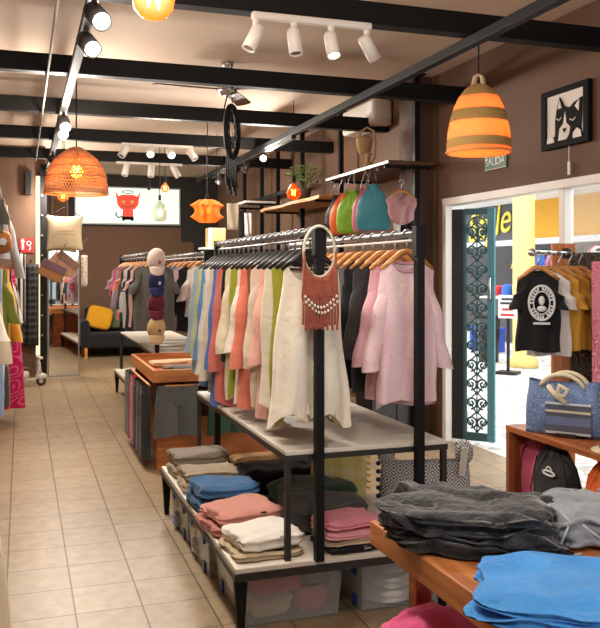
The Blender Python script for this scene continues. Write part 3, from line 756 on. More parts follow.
# left rail of the front rack, front to back
GG, HG = 'garments on the front rack facing the aisle', 'black hangers on the front rack facing the aisle'
CREAM = (240, 231, 212)
rows = [
 ('long cream dress with ragged hem at the front of the rack', 'dress', CREAM, dict(w=0.25, Ln=0.67, hem='hanky', flare=1.5, th=0.1, fold=0.02)),
 ('olive green blouse half hidden behind the long cream dress', 'blouse', (150, 150, 52), dict(w=0.28, Ln=0.66, flare=1.1, hem='hanky')),
 ('ivory blouse between olive green and pale pink ones', 'blouse', (228, 218, 200), dict(w=0.30, Ln=0.68, flare=1.1, hem='round')),
 ('pale pink long top beside the ivory blouse', 'top', (226, 172, 156), dict(w=0.29, Ln=0.66, sleeve=(0.36, 0.05))),
 ('ecru knit top with slim sleeves beside the rust one', 'top', (214, 196, 176), dict(w=0.30, Ln=0.64, sleeve=(0.38, 0.05))),
 ('rust brown thin top between ecru and salmon ones', 'top', (132, 76, 40), dict(w=0.28, Ln=0.5)),
 ('bright salmon blouse hanging beside the rust top', 'blouse', (222, 128, 106), dict(w=0.31, Ln=0.62, sleeve=(0.40, 0.055))),
 ('off-white loose blouse between salmon and yellow-green ones', 'blouse', (226, 216, 204), dict(w=0.29, Ln=0.66, sleeve=(0.34, 0.07), hem='hanky')),
 ('yellow-green satin top behind the off-white blouse', 'top', (146, 152, 46), dict(w=0.30, Ln=0.68, hem='hanky', flare=1.08)),
 ('cream striped shirt with draped sleeve beside the black top', 'shirt', (222, 208, 180), dict(w=0.30, Ln=0.56, sleeve=(0.36, 0.075))),
 ('black thin top between cream shirt and rose blouse', 'top', (30, 28, 30), dict(w=0.29, Ln=0.52)),
 ('rose salmon long blouse beside the blue tunic', 'blouse', (206, 116, 104), dict(w=0.31, Ln=0.80, sleeve=(0.46, 0.055), hem='round')),
 ('cornflower blue long tunic beside the rose salmon blouse', 'tunic', (88, 118, 190), dict(w=0.31, Ln=0.80, sleeve=(0.46, 0.05), hem='round')),
 ('pale sand linen shirt with loose sleeves beside the blue tunic', 'shirt', (214, 204, 182), dict(w=0.30, Ln=0.74, sleeve=(0.52, 0.07))),
 ('white ribbed long shirt between sand and sky blue ones', 'shirt', (220, 216, 206), dict(w=0.31, Ln=0.66, sleeve=(0.5, 0.07))),
 ('sky blue shirt near the back of the rack', 'shirt', (98, 148, 202), dict(w=0.31, Ln=0.68, sleeve=(0.44, 0.055))),
 ('pale mint yellow shirt behind the sky blue one', 'shirt', (196, 200, 150), dict(w=0.31, Ln=0.66, sleeve=(0.44, 0.055))),
 ('powder blue last shirt at the far end of the rack', 'shirt', (160, 186, 206), dict(w=0.33, Ln=0.60, sleeve=(0.42, 0.055))),
]
for i, (lb, k, c, g) in enumerate(rows):
    g = dict(g); g.setdefault('th', 0.062); g.setdefault('slope', 0.035); g.setdefault('flare', 1.05); g.setdefault('sl_out', 0.015); g.setdefault('sl_r', 0.05); g['neck'] = 0.105; g.setdefault('dip', 0.09)
    if 0 < i and g['Ln'] > 0.53: g['Ln'] = max(g['Ln'], 0.67) + 0.04 * (i % 3 == 0)
    if 'sleeve' in g: g['sleeve'] = (g['sleeve'][0] * 1.22, g['sleeve'][1] * 0.9)
    hang(lb, k, k, c, (1.18, 3.36 + 0.102 * i), RZ, 'black', GG, HG, drop=0.128, seed=i + 1, **g)
# right rail of the front rack
GG, HG = 'garments on the front rack facing the doorway', 'pale wooden hangers on the front rack'
rows = [
 ('light pink heathered sweater facing out at the rack front', 'sweater', (232, 200, 204), dict(w=0.265, Ln=0.63, sleeve=(0.45, 0.05), neck=0.08, dip=0.055, hem='split', sl_out=0.055, th=0.09, sl_r=0.05)),
 ('mauve pink sweater directly behind the light pink one', 'sweater', (212, 164, 174), dict(w=0.26, Ln=0.63, sleeve=(0.44, 0.05), sl_out=0.05, sl_r=0.05)),
 ('charcoal knit cardigan behind the pink sweaters', 'cardigan', (58, 58, 60), dict(w=0.31, Ln=0.62, sleeve=(0.42, 0.055))),
 ('black woven shirt beside the charcoal cardigan', 'shirt', (38, 38, 40), dict(w=0.32, Ln=0.62, sleeve=(0.42, 0.055))),
 ('grey washed shirt between black and white ones', 'shirt', (112, 112, 112), dict(w=0.31, Ln=0.6, sleeve=(0.42, 0.055))),
 ('white lace blouse behind the grey washed shirt', 'blouse', (226, 220, 208), dict(w=0.31, Ln=0.66, sleeve=(0.40, 0.06))),
 ('beige blouse next behind the white lace one', 'blouse', (212, 196, 168), dict(w=0.31, Ln=0.62, sleeve=(0.40, 0.06))),
 ('tan shirt midway along the doorway side rail', 'shirt', (176, 146, 112), dict(w=0.31, Ln=0.6, sleeve=(0.40, 0.06))),
 ('white cotton shirt behind the tan one', 'shirt', (222, 218, 210), dict(w=0.31, Ln=0.6, sleeve=(0.40, 0.06))),
 ('dark grey shirt deep on the doorway side rail', 'shirt', (70, 70, 74), dict(w=0.31, Ln=0.6, sleeve=(0.40, 0.06))),
]
for i, (lb, k, c, g) in enumerate(rows):
    g.setdefault('th', 0.062); g.setdefault('sl_out', 0.02); g.setdefault('sl_r', 0.05)
    if i: g.setdefault('neck', 0.10); g.setdefault('dip', 0.08)
    hang(lb, k, k, c, (1.645, 3.37 + 0.125 * i), RZ, 'wood', GG, HG, drop=0.115, seed=40 + i, mat=fab(c, heather=0.16) if i < 3 else None, band=(204, 154, 166) if i == 0 else None, **g)
# ring necklace display on the front post
t = T('macrame_necklace', 'terracotta fringed collar with white beads on a pale ring, hanging on the black post', 'necklace', (1.165, 3.205, 1.58))
ob('ring', MB().tube([(0.068 * math.cos(a), 0.0, 0.105 * math.sin(a) - 0.0) for a in [2 * PI * k / 36 for k in range(36)]], 0.006, 8, True), plain((226, 216, 190), 0.4), t, smooth=True)
TER = fab((168, 92, 72), wr=0.6, scale=60)
def cf(u, v):
    a = PI + PI * u
    r0 = 1.0 + 0.0 * v
    x = 0.07 * math.cos(a) * (1 + 0.12 * v); z = 0.105 * math.sin(a) * (1 - v) + v * (-0.19 - 0.006 * math.sin(u * 40))
    return (x, -0.012 - 0.004 * math.sin(u * 30), z - 0.0)
ob('woven_collar', MB().grid(cf, 31, 6), TER, t, smooth=True, solid=0.008)
for k in range(15):
    x = -0.074 + 0.0106 * k
    ob('fringe', MB().tube([(x, -0.012, -0.17), (x + 0.003 * math.sin(k), -0.015, -0.25), (x, -0.012, -0.30 - 0.025 * abs(math.sin(k * 1.7)))], 0.0052, 6), TER, t)
BEAD = plain((236, 228, 214), 0.3)
for k in range(11):
    u = k / 10; x = -0.068 + 0.136 * u
    for r_ in range(2):
        ob('bead', MB().blob((x + 0.004 * r_, -0.022, -0.185 - 0.045 * math.sin(PI * u) - r_ * 0.022), (0.006, 0.006, 0.007), nu=8, nv=6), BEAD, t, smooth=True)

# rear rack, aisle rail
GG, HG = 'garments on the rear rack facing the aisle', 'pale wooden hangers on the rear rack aisle rail'
rows = [
 ('dark grey t-shirt facing out behind the column of caps', 't-shirt', (92, 90, 85), dict(w=0.36, Ln=0.62, sleeve=(0.23, 0.07), sl_out=0.02, sl_r=0.07)),
 ('black t-shirt just behind the dark grey one', 't-shirt', (34, 34, 36), dict(w=0.34, Ln=0.62, sleeve=(0.2, 0.07))),
 ('pale pink t-shirt behind the black one on the rear rack', 't-shirt', (206, 170, 166), dict(w=0.34, Ln=0.62, sleeve=(0.2, 0.07))),
 ('black and white top on the rear rack beside the pink t-shirt', 'top', (46, 44, 46), dict(w=0.35, Ln=0.66, sleeve=(0.22, 0.07))),
 ('white long sleeved top in the middle of the rear rack', 'top', (216, 214, 208), dict(w=0.35, Ln=0.66, sleeve=(0.44, 0.055))),
 ('dark teal top behind the white long sleeved one', 'top', (44, 76, 78), dict(w=0.35, Ln=0.6, sleeve=(0.42, 0.055))),
 ('coral t-shirt between teal and lavender ones', 't-shirt', (206, 116, 96), dict(w=0.35, Ln=0.6, sleeve=(0.22, 0.07))),
 ('lavender grey top toward the end of the rear rack', 'top', (160, 146, 160), dict(w=0.36, Ln=0.6, sleeve=(0.42, 0.055))),
 ('raspberry top beside the lavender grey one', 'top', (176, 70, 100), dict(w=0.37, Ln=0.45, sleeve=(0.3, 0.055))),
 ('dusty mauve last top at the end of the rear rack', 'top', (140, 110, 116), dict(w=0.38, Ln=0.5, sleeve=(0.22, 0.07))),
]
for i, (lb, k, c, g) in enumerate(rows):
    g.setdefault('th', 0.1); g.setdefault('slope', 0.06); g['w'] = min(g['w'], 0.33) if i else 0.36; g.setdefault('sl_out', 0.02)
    hang(lb, k, k, c, (1.18, 7.74 + 0.25 * i), RZ, 'wood', GG, HG, drop=0.10, seed=70 + i, band=(70, 68, 66) if i == 0 else None, **g)
GG, HG = 'garments on the rear rack facing the wall shelves', 'pale wooden hangers on the rear rack inner rail'
rows = [
 ('white lace edged top leading the inner rear rail', 'top', (212, 206, 200), dict(w=0.30, Ln=0.5, sleeve=(0.3, 0.055))),
 ('black long shirt on the inner rear rail', 'shirt', (26, 25, 26), dict(w=0.36, Ln=0.66, sleeve=(0.46, 0.055))),
 ('lilac cardigan behind the black long shirt', 'cardigan', (186, 164, 176), dict(w=0.38, Ln=0.64, sleeve=(0.46, 0.055))),
 ('slate blue shirt behind the lilac cardigan', 'shirt', (104, 124, 140), dict(w=0.38, Ln=0.6, sleeve=(0.46, 0.055))),
 ('teal grey top behind the slate blue shirt', 'top', (84, 110, 112), dict(w=0.38, Ln=0.6, sleeve=(0.4, 0.055))),
 ('pale grey top deep on the inner rear rail', 'top', (170, 170, 170), dict(w=0.38, Ln=0.6, sleeve=(0.4, 0.055))),
]
for i, (lb, k, c, g) in enumerate(rows):
    g.setdefault('th', 0.1); g.setdefault('slope', 0.06)
    hang(lb, k, k, c, (1.645, 7.80 + 0.3 * i), RZ, 'wood', GG, HG, drop=0.10, seed=90 + i, **g)

# caps in a column on the front post of the rear rack
def cap(loc, c, label, mark=None):
    t = T('baseball_cap', label, 'cap', loc, 0, 'caps hung in a column')
    cr = MB()
    def fn(u, v):
        a = 2 * PI * u; b_ = v * PI / 2
        return (0.082 * math.cos(b_) ** 0.8 * math.cos(a), -0.10 * math.sin(b_) ** 0.9 * 0.75, 0.10 * math.cos(b_) ** 0.8 * math.sin(a) + 0.035 * math.sin(b_))
    cr.grid(fn, 22, 9, True)
    ob('crown', cr, fab(c, wr=0.2), t, smooth=True, solid=0.004)
    ob('brim', MB().grid(lambda u, v: (0.07 * math.sin((u - 0.5) * PI) * (1 - 0.12 * v), -0.035 - 0.03 * math.cos((u - 0.5) * PI) - 0.012 * v, -0.06 - 0.085 * v * math.cos((u - 0.5) * PI * 0.85) ** 0.6), 15, 6), fab(c, wr=0.1), t, smooth=True, solid=0.005)
    ob('button', MB().blob((0, -0.078, 0.04), (0.008, 0.006, 0.008), nu=8, nv=6), fab(c), t)
    if mark: ob('badge', MB().box((0.02, -0.075, -0.02), (0.022, 0.006, 0.03), Matrix.Rotation(0.3, 3, 'Y')), fab(mark), t)
for z, c, l, mk in ((1.60, (206, 186, 174), 'pale pink cap, topmost of the hanging column of caps', (120, 90, 84)), (1.41, (34, 42, 82), 'navy blue cap hanging below the pale pink one', (190, 190, 200)),
                    (1.20, (92, 32, 44), 'burgundy cap hanging between navy and beige ones', None), (0.98, (186, 160, 118), 'beige cap, lowest of the hanging column of caps', (90, 80, 66))):
    cap((1.165, 7.545, z), c, l, mk)

# ================================================================== FOLDED CLOTHES
def fold_mb(w, d, h, layers=2, seed=0, nz=0.006, e=0.34, droop=0.0, freq=7.0, rip=0.0):
    def pw(x, k=e): return math.copysign(abs(x) ** k, x)
    def fn(u, v):
        a = 2 * PI * u; b = PI * (v - 0.5)
        sc = max(0.0, math.cos(b)) ** e
        x = w / 2 * pw(math.sin(b)); y = d / 2 * pw(math.cos(a)) * (0.35 + 0.65 * sc); zr = pw(math.sin(a), 0.5)
        z = h / 2 * zr * (sc ** 0.8)
        g = 0.5 - 0.5 * math.cos(PI * layers * (zr + 1))
        y *= 0.93 + 0.07 * g; x *= 0.96 + 0.04 * g
        q = noise.noise_vector(Vector((x, y, z * 3)) * freq + Vector((seed * 5.3, seed * 1.7, 2)))
        up = 1.0 if z > 0 else 0.35
        zz = z + h / 2 + q.z * nz * 1.6 * up - droop * (x / w * 2) ** 2
        if rip:
            xn, yn = x / w * 2, y / d * 2
            zz += rip * up * (math.sin(9 * yn + 2.2 * xn * xn + 3 * q.x + seed) + 0.5 * math.sin(17 * yn - 3 * xn + seed * 2))
            x += rip * 1.5 * xn * math.sin(13 * yn + seed * 1.3); y += rip * 1.6 * yn * math.sin(15 * xn + seed)
            zz = max(zz, 0.002)
        return (x + q.x * nz, y + q.y * nz, zz)
    return MB().grid(fn, 96 if rip else 40, 48 if rip else 22, True)
def folded(name, label, cat, loc, dim, c, rz=0.0, seed=0, layers=2, nz=0.006, group=None, droop=0.0, mat=None, tagc=None, freq=7.0, wr=0.5, e=0.34, rip=0.0):
    if name.startswith('folded') and abs(loc[2] - 0.29) < 0.12 and loc[1] > 3.2 and loc[1] < 5.2:
        loc = (loc[0], loc[1], 0.29 + (loc[2] - 0.29) * 1.3); dim = (dim[0] * 1.06, dim[1] * 1.08, dim[2] * 1.3); nz *= 1.5; rip = 0.0028
    t = T(name, label, cat, loc, rz, group)
    ob('cloth', fold_mb(dim[0], dim[1], dim[2], layers, seed, nz, e, droop, freq, rip), mat or fab(c, wr=wr, var=0.14), t, smooth=True)
    if tagc: ob('sewn_label', MB().box((dim[0] * 0.12, -dim[1] * 0.47, dim[2] * 0.72), (0.03, 0.006, 0.014)), fab(tagc), t)
    return t
BZ = 0.29
G1 = 'folded clothes along the aisle edge of the low bench'
folded('folded_trousers', 'beige folded trousers under the grey ones at the far end of the bench', 'trousers', (1.005, 4.90, BZ), (0.32, 0.26, 0.05), (172, 156, 132), 0.05, 1, group=G1)
folded('folded_trousers', 'grey folded trousers on top of the stack at the far end of the bench', 'trousers', (1.01, 4.90, BZ + 0.05), (0.32, 0.25, 0.055), (134, 124, 110), 0.08, 2, group=G1)
folded('folded_trousers', 'sand folded trousers under the taupe ones behind the denim pile', 'trousers', (0.985, 4.55, BZ), (0.29, 0.24, 0.05), (188, 172, 148), -0.05, 3, group=G1)
folded('folded_trousers', 'taupe folded trousers atop the sand ones behind the denim pile', 'trousers', (1.0, 4.55, BZ + 0.05), (0.30, 0.24, 0.04), (160, 144, 122), 0.06, 4, group=G1)
folded('folded_jeans', 'blue folded jeans, lower pair of the denim pile on the bench', 'jeans', (0.98, 4.17, BZ), (0.30, 0.28, 0.055), (52, 88, 128), 0.08, 5, group=G1)
folded('folded_jeans', 'blue folded jeans, upper pair of the denim pile on the bench', 'jeans', (0.985, 4.16, BZ + 0.055), (0.29, 0.27, 0.05), (62, 104, 148), 0.14, 6, nz=0.01, group=G1)
folded('folded_sweater', 'rose folded sweater under the dusty pink one on the bench', 'sweater', (0.975, 3.80, BZ), (0.32, 0.30, 0.042), (190, 124, 112), 0.12, 7, group=G1)
folded('folded_sweater', 'dusty pink folded sweater on top between denim pile and white shirt', 'sweater', (0.99, 3.79, BZ + 0.042), (0.31, 0.28, 0.045), (204, 142, 128), 0.2, 8, group=G1, tagc=(60, 50, 50))
folded('folded_shirt', 'beige folded shirt beneath the white one at the bench corner', 'shirt', (0.985, 3.46, BZ), (0.29, 0.28, 0.022), (190, 172, 144), 0.1, 9, group=G1)
folded('folded_shirt', 'white folded shirt nearest the bench corner', 'shirt', (0.995, 3.47, BZ + 0.022), (0.28, 0.26, 0.055), (232, 228, 218), 0.18, 10, group=G1, tagc=(150, 140, 130))
G2 = 'folded clothes on the inner half of the low bench'
folded('folded_scarf', 'tan folded scarf behind the black garment pile on the bench', 'scarf', (1.36, 4.80, BZ), (0.34, 0.20, 0.08), (176, 132, 72), 0, 11, group=G2)
folded('folded_scarf', 'light blue folded scarf behind the black garment near the yellow bag', 'scarf', (1.66, 4.72, BZ), (0.20, 0.22, 0.16), (96, 150, 182), 0, 12, group=G2)
folded('folded_trousers', 'black rumpled garment folded on the bench between green and tan cloth', 'trousers', (1.36, 4.42, BZ), (0.42, 0.30, 0.10), (22, 21, 23), -0.1, 13, nz=0.016, group=G2, tagc=(190, 186, 180))
folded('folded_trousers', 'dark green rumpled trousers folded between black and grey ones', 'trousers', (1.42, 4.03, BZ), (0.38, 0.30, 0.10), (66, 92, 76), 0.1, 14, nz=0.018, group=G2)
folded('folded_jeans', 'grey washed jeans folded behind the front black post', 'jeans', (1.36, 3.71, BZ), (0.38, 0.30, 0.10), (88, 88, 86), -0.15, 15, nz=0.014, layers=3, group=G2)
folded('folded_shirt', 'black folded shirt at the bottom of the pink pile beside the front post', 'shirt', (1.375, 3.40, BZ), (0.27, 0.23, 0.02), (34, 32, 34), 0.05, 16, group=G2, tagc=(214, 210, 204))
folded('folded_shirt', 'beige folded shirt in the pink pile above the black one', 'shirt', (1.37, 3.40, BZ + 0.02), (0.26, 0.22, 0.024), (200, 178, 150), 0.0, 17, group=G2)
folded('folded_shirt', 'pale pink folded shirt below the topmost pink one by the front post', 'shirt', (1.365, 3.40, BZ + 0.044), (0.26, 0.22, 0.026), (222, 158, 166), 0.06, 18, group=G2)
folded('folded_shirt', 'candy pink folded shirt topping the pile beside the front post', 'shirt', (1.365, 3.41, BZ + 0.07), (0.25, 0.21, 0.03), (226, 142, 158), 0.1, 19, group=G2)

# soft bags near the bench
def tote(name, label, loc, dim, rz, mat, hmat, handles=1, group=None, hh=0.13):
    w, d, h = dim
    t = T(name, label, 'bag', loc, rz, group)
    def fn(u, v):
        a = 2 * PI * u; c, s = math.cos(a), math.sin(a)
        bul = 0.75 + 0.35 * math.sin(PI * min(1, v * 1.1)) - 0.25 * v
        x = w / 2 * math.copysign(abs(c) ** 0.45, c) * (1 - 0.07 * v); y = d / 2 * math.copysign(abs(s) ** 0.6, s) * bul
        z = h * v + 0.03 * h * math.cos(2 * a) * v
        q = noise.noise_vector(Vector((x, y, z)) * 6 + Vector((loc[0], 3, 1)))
        return (x + q.x * 0.008, y + q.y * 0.012, max(0, z + q.z * 0.008 * (v > 0)))
    mb = MB().grid(fn, 40, 14, True)
    n = len(mb.v); mb.f.append(list(range(40))); mb.m.append(0)
    ob('body', mb, mat, t, smooth=True)
    for k in range(handles):
        yy = (-1 if k == 0 else 1) * d * 0.24
        pts = [(w * 0.24 * math.cos(a) * (1.15 - 0.15 * math.sin(a)), yy - 0.01 * math.sin(a) * (1 if k == 0 else -1), h * 0.9 + hh * math.sin(a)) for a in [PI * q / 12 for q in range(13)]]
        bnd = MB().tube(pts, 0.012, 8)
        ob('handle', bnd, hmat, t, smooth=True)
    return t
t = tote('tote_bag', 'large tote bag in white and dark grey diamond weave on the floor beside the bench', (2.12, 4.12, 0), (0.52, 0.18, 0.46), -0.33,
     patterned((214, 212, 208), (100, 100, 108), 'diamond', 14.0), fab((212, 208, 198)), 0)
for sx in (-1, 1):
    ob('shoulder_corner', MB().blob((sx * 0.215, 0, 0.50), (0.05, 0.06, 0.065), 0.8, 0.008, 3 + sx), patterned((214, 212, 208), (100, 100, 108), 'diamond', 14.0), t, smooth=True)
ob('strap', MB().box((0.2, -0.07, 0.46), (0.035, 0.02, 0.16), Matrix.Rotation(0.15, 3, 'Y')), fab((222, 216, 200)), t, bevel=0.006)
for k in range(5): ob('pompom', MB().blob((-0.26, -0.02, 0.26 + 0.045 * k), (0.014, 0.014, 0.014), nu=8, nv=6), fab((44, 52, 110)), t, smooth=True)
t = tote('soft_bag', 'pale yellow checked soft bag standing on the bench behind the grey jeans', (1.62, 4.16, BZ), (0.30, 0.2, 0.29), -0.1,
     patterned((228, 218, 166), (220, 204, 118), 'plaid', 9.0), fab((222, 204, 120)), 0)
for k in range(7): ob('fringe', MB().tube([(0.145, -0.05, 0.05 + 0.033 * k), (0.165, -0.055, 0.045 + 0.033 * k)], 0.007, 6), fab((220, 200, 110)), t)

# clear plastic bins under the bench
CLEAR = glass((246, 248, 248), 0.12, 'clear_plastic', 0.12)
BLUE = plain((30, 62, 150), 0.35, name='blue_plastic')
def bin_(label, loc, dim, latches, items):
    w, d, h = dim
    t = T('storage_bin', label, 'storage bin', loc, 0, 'clear bins under the bench')
    k = 0.94; tk = 0.004
    def ring(s, z): return [(-w / 2 * s, -d / 2 * s, z), (w / 2 * s, -d / 2 * s, z), (w / 2 * s, d / 2 * s, z), (-w / 2 * s, d / 2 * s, z)]
    s_in = 0.97
    vs = ring(k, 0) + ring(1, h) + ring(s_in, h) + ring(k * s_in, 0.006)
    fs = [(0, 1, 2, 3), (12, 13, 14, 15)]
    for a in range(4):
        b = (a + 1) % 4
        fs += [(a, b, b + 4, a + 4), (a + 4, b + 4, b + 8, a + 8), (a + 8, b + 8, b + 12, a + 12)]
    ob('tub', MB().add(vs, fs), CLEAR, t, bevel=0.006)
    rb = MB().box((0, 0, h + 0.004), (w + 0.008, d + 0.008, 0.010))
    ob('lid', rb, CLEAR, t, bevel=0.003)
    for (x, y) in latches:
        sx, sy = (0.012, 0.06) if abs(x) > abs(y) * w / d else (0.06, 0.012)
        ob('latch', MB().box((x, y, h - 0.028), (sx, sy, 0.055)), BLUE, t, bevel=0.004)
        ob('clip_foot', MB().box((x * 0.965, y * 0.965, 0.03), (sx, sy * 0.7, 0.05)), BLUE, t, bevel=0.004)
    for (nm, lb, ct, p, dm, c, sd) in items:
        folded(nm, lb, ct, (loc[0] + p[0], loc[1] + p[1], 0.008 + p[2]), dm, c, 0.05 * sd, sd, nz=0.012, e=0.5, group='clothes packed in the clear bins')
    return t
bh = 0.205
bin_('clear plastic bin of pink and cream clothes under the bench front', (1.105, 3.63, 0), (0.44, 0.56, bh), [(-0.222, -0.18), (-0.222, 0.16)], [
    ('folded_shirt', 'cream bundle in the bottom of the front bin', 'shirt', (-0.085, -0.12, 0), (0.19, 0.24, 0.09), (224, 206, 184), 1),
    ('folded_shirt', 'coral pink bundle beside the cream one in the front bin', 'shirt', (0.095, -0.12, 0), (0.16, 0.24, 0.10), (212, 112, 116), 2),
    ('folded_shirt', 'rose bundle lying on the cream one in the front bin', 'shirt', (-0.06, -0.12, 0.095), (0.22, 0.24, 0.08), (208, 104, 122), 3),
    ('folded_shirt', 'olive green bundle on top at the side of the front bin', 'shirt', (0.115, -0.12, 0.105), (0.13, 0.22, 0.07), (92, 104, 70), 4),
    ('folded_shirt', 'pale pink bundle at the back of the front bin', 'shirt', (-0.0, 0.13, 0), (0.34, 0.20, 0.17), (214, 160, 158), 5)])
bin_('clear plastic bin of white clothes under the bench beside the wooden table', (1.605, 3.60, 0), (0.39, 0.52, bh), [(-0.198, -0.18)], [
    ('folded_shirt', 'white bundle at the bottom of the second front bin', 'shirt', (0, -0.02, 0), (0.34, 0.44, 0.07), (228, 226, 224), 6),
    ('folded_shirt', 'white bundle in the middle of the second front bin', 'shirt', (0, -0.02, 0.066), (0.33, 0.44, 0.07), (232, 230, 228), 7),
    ('folded_shirt', 'white bundle topmost in the second front bin', 'shirt', (0, -0.02, 0.13), (0.33, 0.42, 0.06), (226, 224, 224), 8)])
bin_('clear plastic bin of grey clothes with blue latches, middle bin along the aisle', (1.06, 4.20, 0), (0.40, 0.50, bh), [(-0.202, -0.15), (-0.202, 0.15)], [
    ('folded_shirt', 'grey bundle low in the middle aisle bin', 'shirt', (0, 0, 0), (0.34, 0.42, 0.095), (170, 168, 168), 9),
    ('folded_shirt', 'pale bundle high in the middle aisle bin', 'shirt', (0, 0, 0.098), (0.33, 0.40, 0.09), (204, 192, 180), 10)])
bin_('clear plastic bin with blue latches, farthest bin along the aisle', (1.06, 4.74, 0), (0.40, 0.50, bh), [(-0.202, -0.15), (-0.202, 0.15)], [
    ('folded_shirt', 'slate blue bundle low in the farthest aisle bin', 'shirt', (0, 0, 0), (0.34, 0.42, 0.095), (132, 142, 160), 11),
    ('folded_shirt', 'light grey bundle high in the farthest aisle bin', 'shirt', (0, 0, 0.098), (0.33, 0.40, 0.09), (206, 206, 206), 12)])

# ================================================================== WOODEN TABLE WITH SHORTS BEHIND THE FRONT RACK
t = T('wooden_table', 'reddish wooden tray-top table with solid front panel behind the front rack', 'table', (1.47, 6.88, 0))
ob('front_panel', MB().box((0, -0.60, 0.19), (1.0, 0.03, 0.38)), wood((166, 92, 44), (202, 124, 66), 'X', scale=2), t, bevel=0.004)
ob('side_panel', MB().box((0.485, 0, 0.33), (0.03, 1.17, 0.66)), ORANGEWOOD, t); ob('side_panel', MB().box((-0.40, 0.05, 0.33), (0.03, 1.07, 0.66)), ORANGEWOOD, t)
ob('back_panel', MB().box((0, 0.60, 0.33), (1.0, 0.03, 0.66)), ORANGEWOODX, t)
ob('tray_floor', MB().box((0, 0, 0.67), (1.0, 1.28, 0.02)), ORANGEWOOD, t)
ob('tray_rim', MB().b2((-0.53, -0.66, 0.66), (0.53, -0.635, 0.755)).b2((-0.53, 0.635, 0.66), (0.53, 0.66, 0.755)).b2((-0.53, -0.635, 0.66), (-0.505, 0.635, 0.755)).b2((0.505, -0.635, 0.66), (0.53, 0.635, 0.755)), wood((172, 100, 46), (214, 142, 76), 'X'), t, bevel=0.004)
ob('front_bar', MB().tube([(-0.45, -0.68, 0.635), (0.45, -0.68, 0.635)], 0.009, 8), PINE, t)
ob('side_bar', MB().tube([(-0.55, -0.60, 0.635), (-0.55, 0.60, 0.635)], 0.009, 8), PINE, t)
for i, (c, p, l) in enumerate([((30, 28, 30), (1.42, 6.55), 'black folded cloth lying in the tray at its front'), ((96, 86, 76), (1.30, 6.72), 'taupe folded cloth in the tray behind the black one'),
                               ((176, 122, 70), (1.55, 6.98), 'caramel folded cloth in the middle of the tray'), ((210, 176, 140), (1.25, 7.15), 'cream folded cloth at the back of the tray')]):
    folded('folded_shirt', l, 'shirt', (p[0], p[1], 0.682), (0.55 if i == 0 else 0.4, 0.2, 0.05), c, 0.05 * i, 60 + i, group='folded clothes in the wooden tray')
def shorts(label, loc, w, Ln, c, rz=0.0, group=None, long=False):
    t = T('trousers' if long else 'shorts', label, 'trousers' if long else 'shorts', loc, rz, group)
    mb = MB(); hw = w / 2
    def waist(u, v):
        a = 2 * PI * u; c_, s_ = math.cos(a), math.sin(a); z = -v * Ln * (0.12 if long else 0.38)
        return (hw * (0.9 + 0.1 * v) * c_, 0.03 * math.copysign(abs(s_) ** 0.8, s_) + 0.004 * math.sin(12 * a + 3 * v), z)
    mb.grid(waist, 32, 6, True)
    for sg in (-1, 1):
        def leg(u, v):
            a = 2 * PI * u; z = -Ln * ((0.10 if long else 0.3) + (0.9 if long else 0.7) * v)
            rx = hw * (0.5 + (0.06 if not long else -0.06) * v)
            return (sg * hw * (0.48 + 0.06 * v) + rx * math.cos(a), 0.032 * math.sin(a) * (1 + 0.1 * v) + 0.004 * math.sin(5 * a + 2 * v + sg), z - 0.012 * math.cos(a) * sg * v)
        mb.grid(leg, 22, 8, True)
    ob('cloth', mb, fab(c), t, smooth=True)
    ob('waistband', MB().grid(lambda u, v: (hw * 0.905 * math.cos(2 * PI * u) * 1.01, 0.034 * math.sin(2 * PI * u) + 0.002 * math.sin(60 * u), 0.005 - 0.04 * v), 40, 4, True), fab(c, wr=0.8, scale=60), t, smooth=True)
    if not long: ob('drawstring', MB().tube([(-0.02, -0.037, -0.015), (-0.025, -0.045, -0.09), (-0.015, -0.045, -0.15)], 0.004, 6), fab(c), t)
    return t
GS = 'shorts hung on the front of the wooden table'
shorts('charcoal cotton shorts hanging on the front of the wooden table', (1.115, 6.205 - 0.035, 0.635), 0.34, 0.37, (96, 98, 98), 0, GS)
shorts('dark green shorts hanging beside the charcoal ones on the table front', (1.52, 6.205 - 0.035, 0.60), 0.34, 0.34, (62, 92, 76), 0, GS)
GP = 'trousers hung along the aisle side of the wooden table'
for i, (c, l) in enumerate([((58, 60, 62), 'dark grey trousers at the corner of the wooden table beside the charcoal shorts'), ((74, 72, 72), 'grey trousers second from the charcoal shorts along the table side'),
                            ((40, 40, 44), 'black trousers between grey and pink ones on the table side'), ((214, 100, 116), 'pink trousers hanging on the aisle side of the wooden table'),
                            ((84, 84, 82), 'mid grey trousers behind the pink ones on the table side'), ((110, 106, 100), 'pale grey trousers last along the aisle side of the table')]):
    shorts(l, (0.893, 6.35 + 0.19 * i, 0.63), 0.17, 0.54, c, PI / 2, GP, True)

# ================================================================== WOODEN TABLE IN FRONT
t = T('wooden_table', 'orange-brown wooden table in front, piled with black, blue and grey clothes', 'table', (1.62, 1.80, 0))
ob('table_top', MB().box((0, 0, 0.6825), (1.17, 1.17, 0.075)), wood((170, 98, 48), (212, 140, 80), 'Y', 0.5, 2), t, bevel=0.006)
for sx in (-1, 1):
    for sy in (-1, 1): ob('leg', MB().box((sx * 0.43, sy * 0.545, 0.3225), (0.055, 0.055, 0.645)), ORANGEWOOD, t, bevel=0.004)
ob('lower_shelf', MB().box((0, 0, 0.26), (1.15, 1.06, 0.025)), ORANGEWOOD, t, bevel=0.003)
TZ = 0.72
def heap(name, label, cat, loc, dim, c, rz, seed, layers=2, nz=0.016, group=None, droop=0.02, freq=9, wr=0.9, mat=None, e=0.5, rip=0.005):
    return folded(name, label, cat, loc, dim, c, rz, seed, layers, nz, group, droop, mat, None, freq, wr, e, rip)
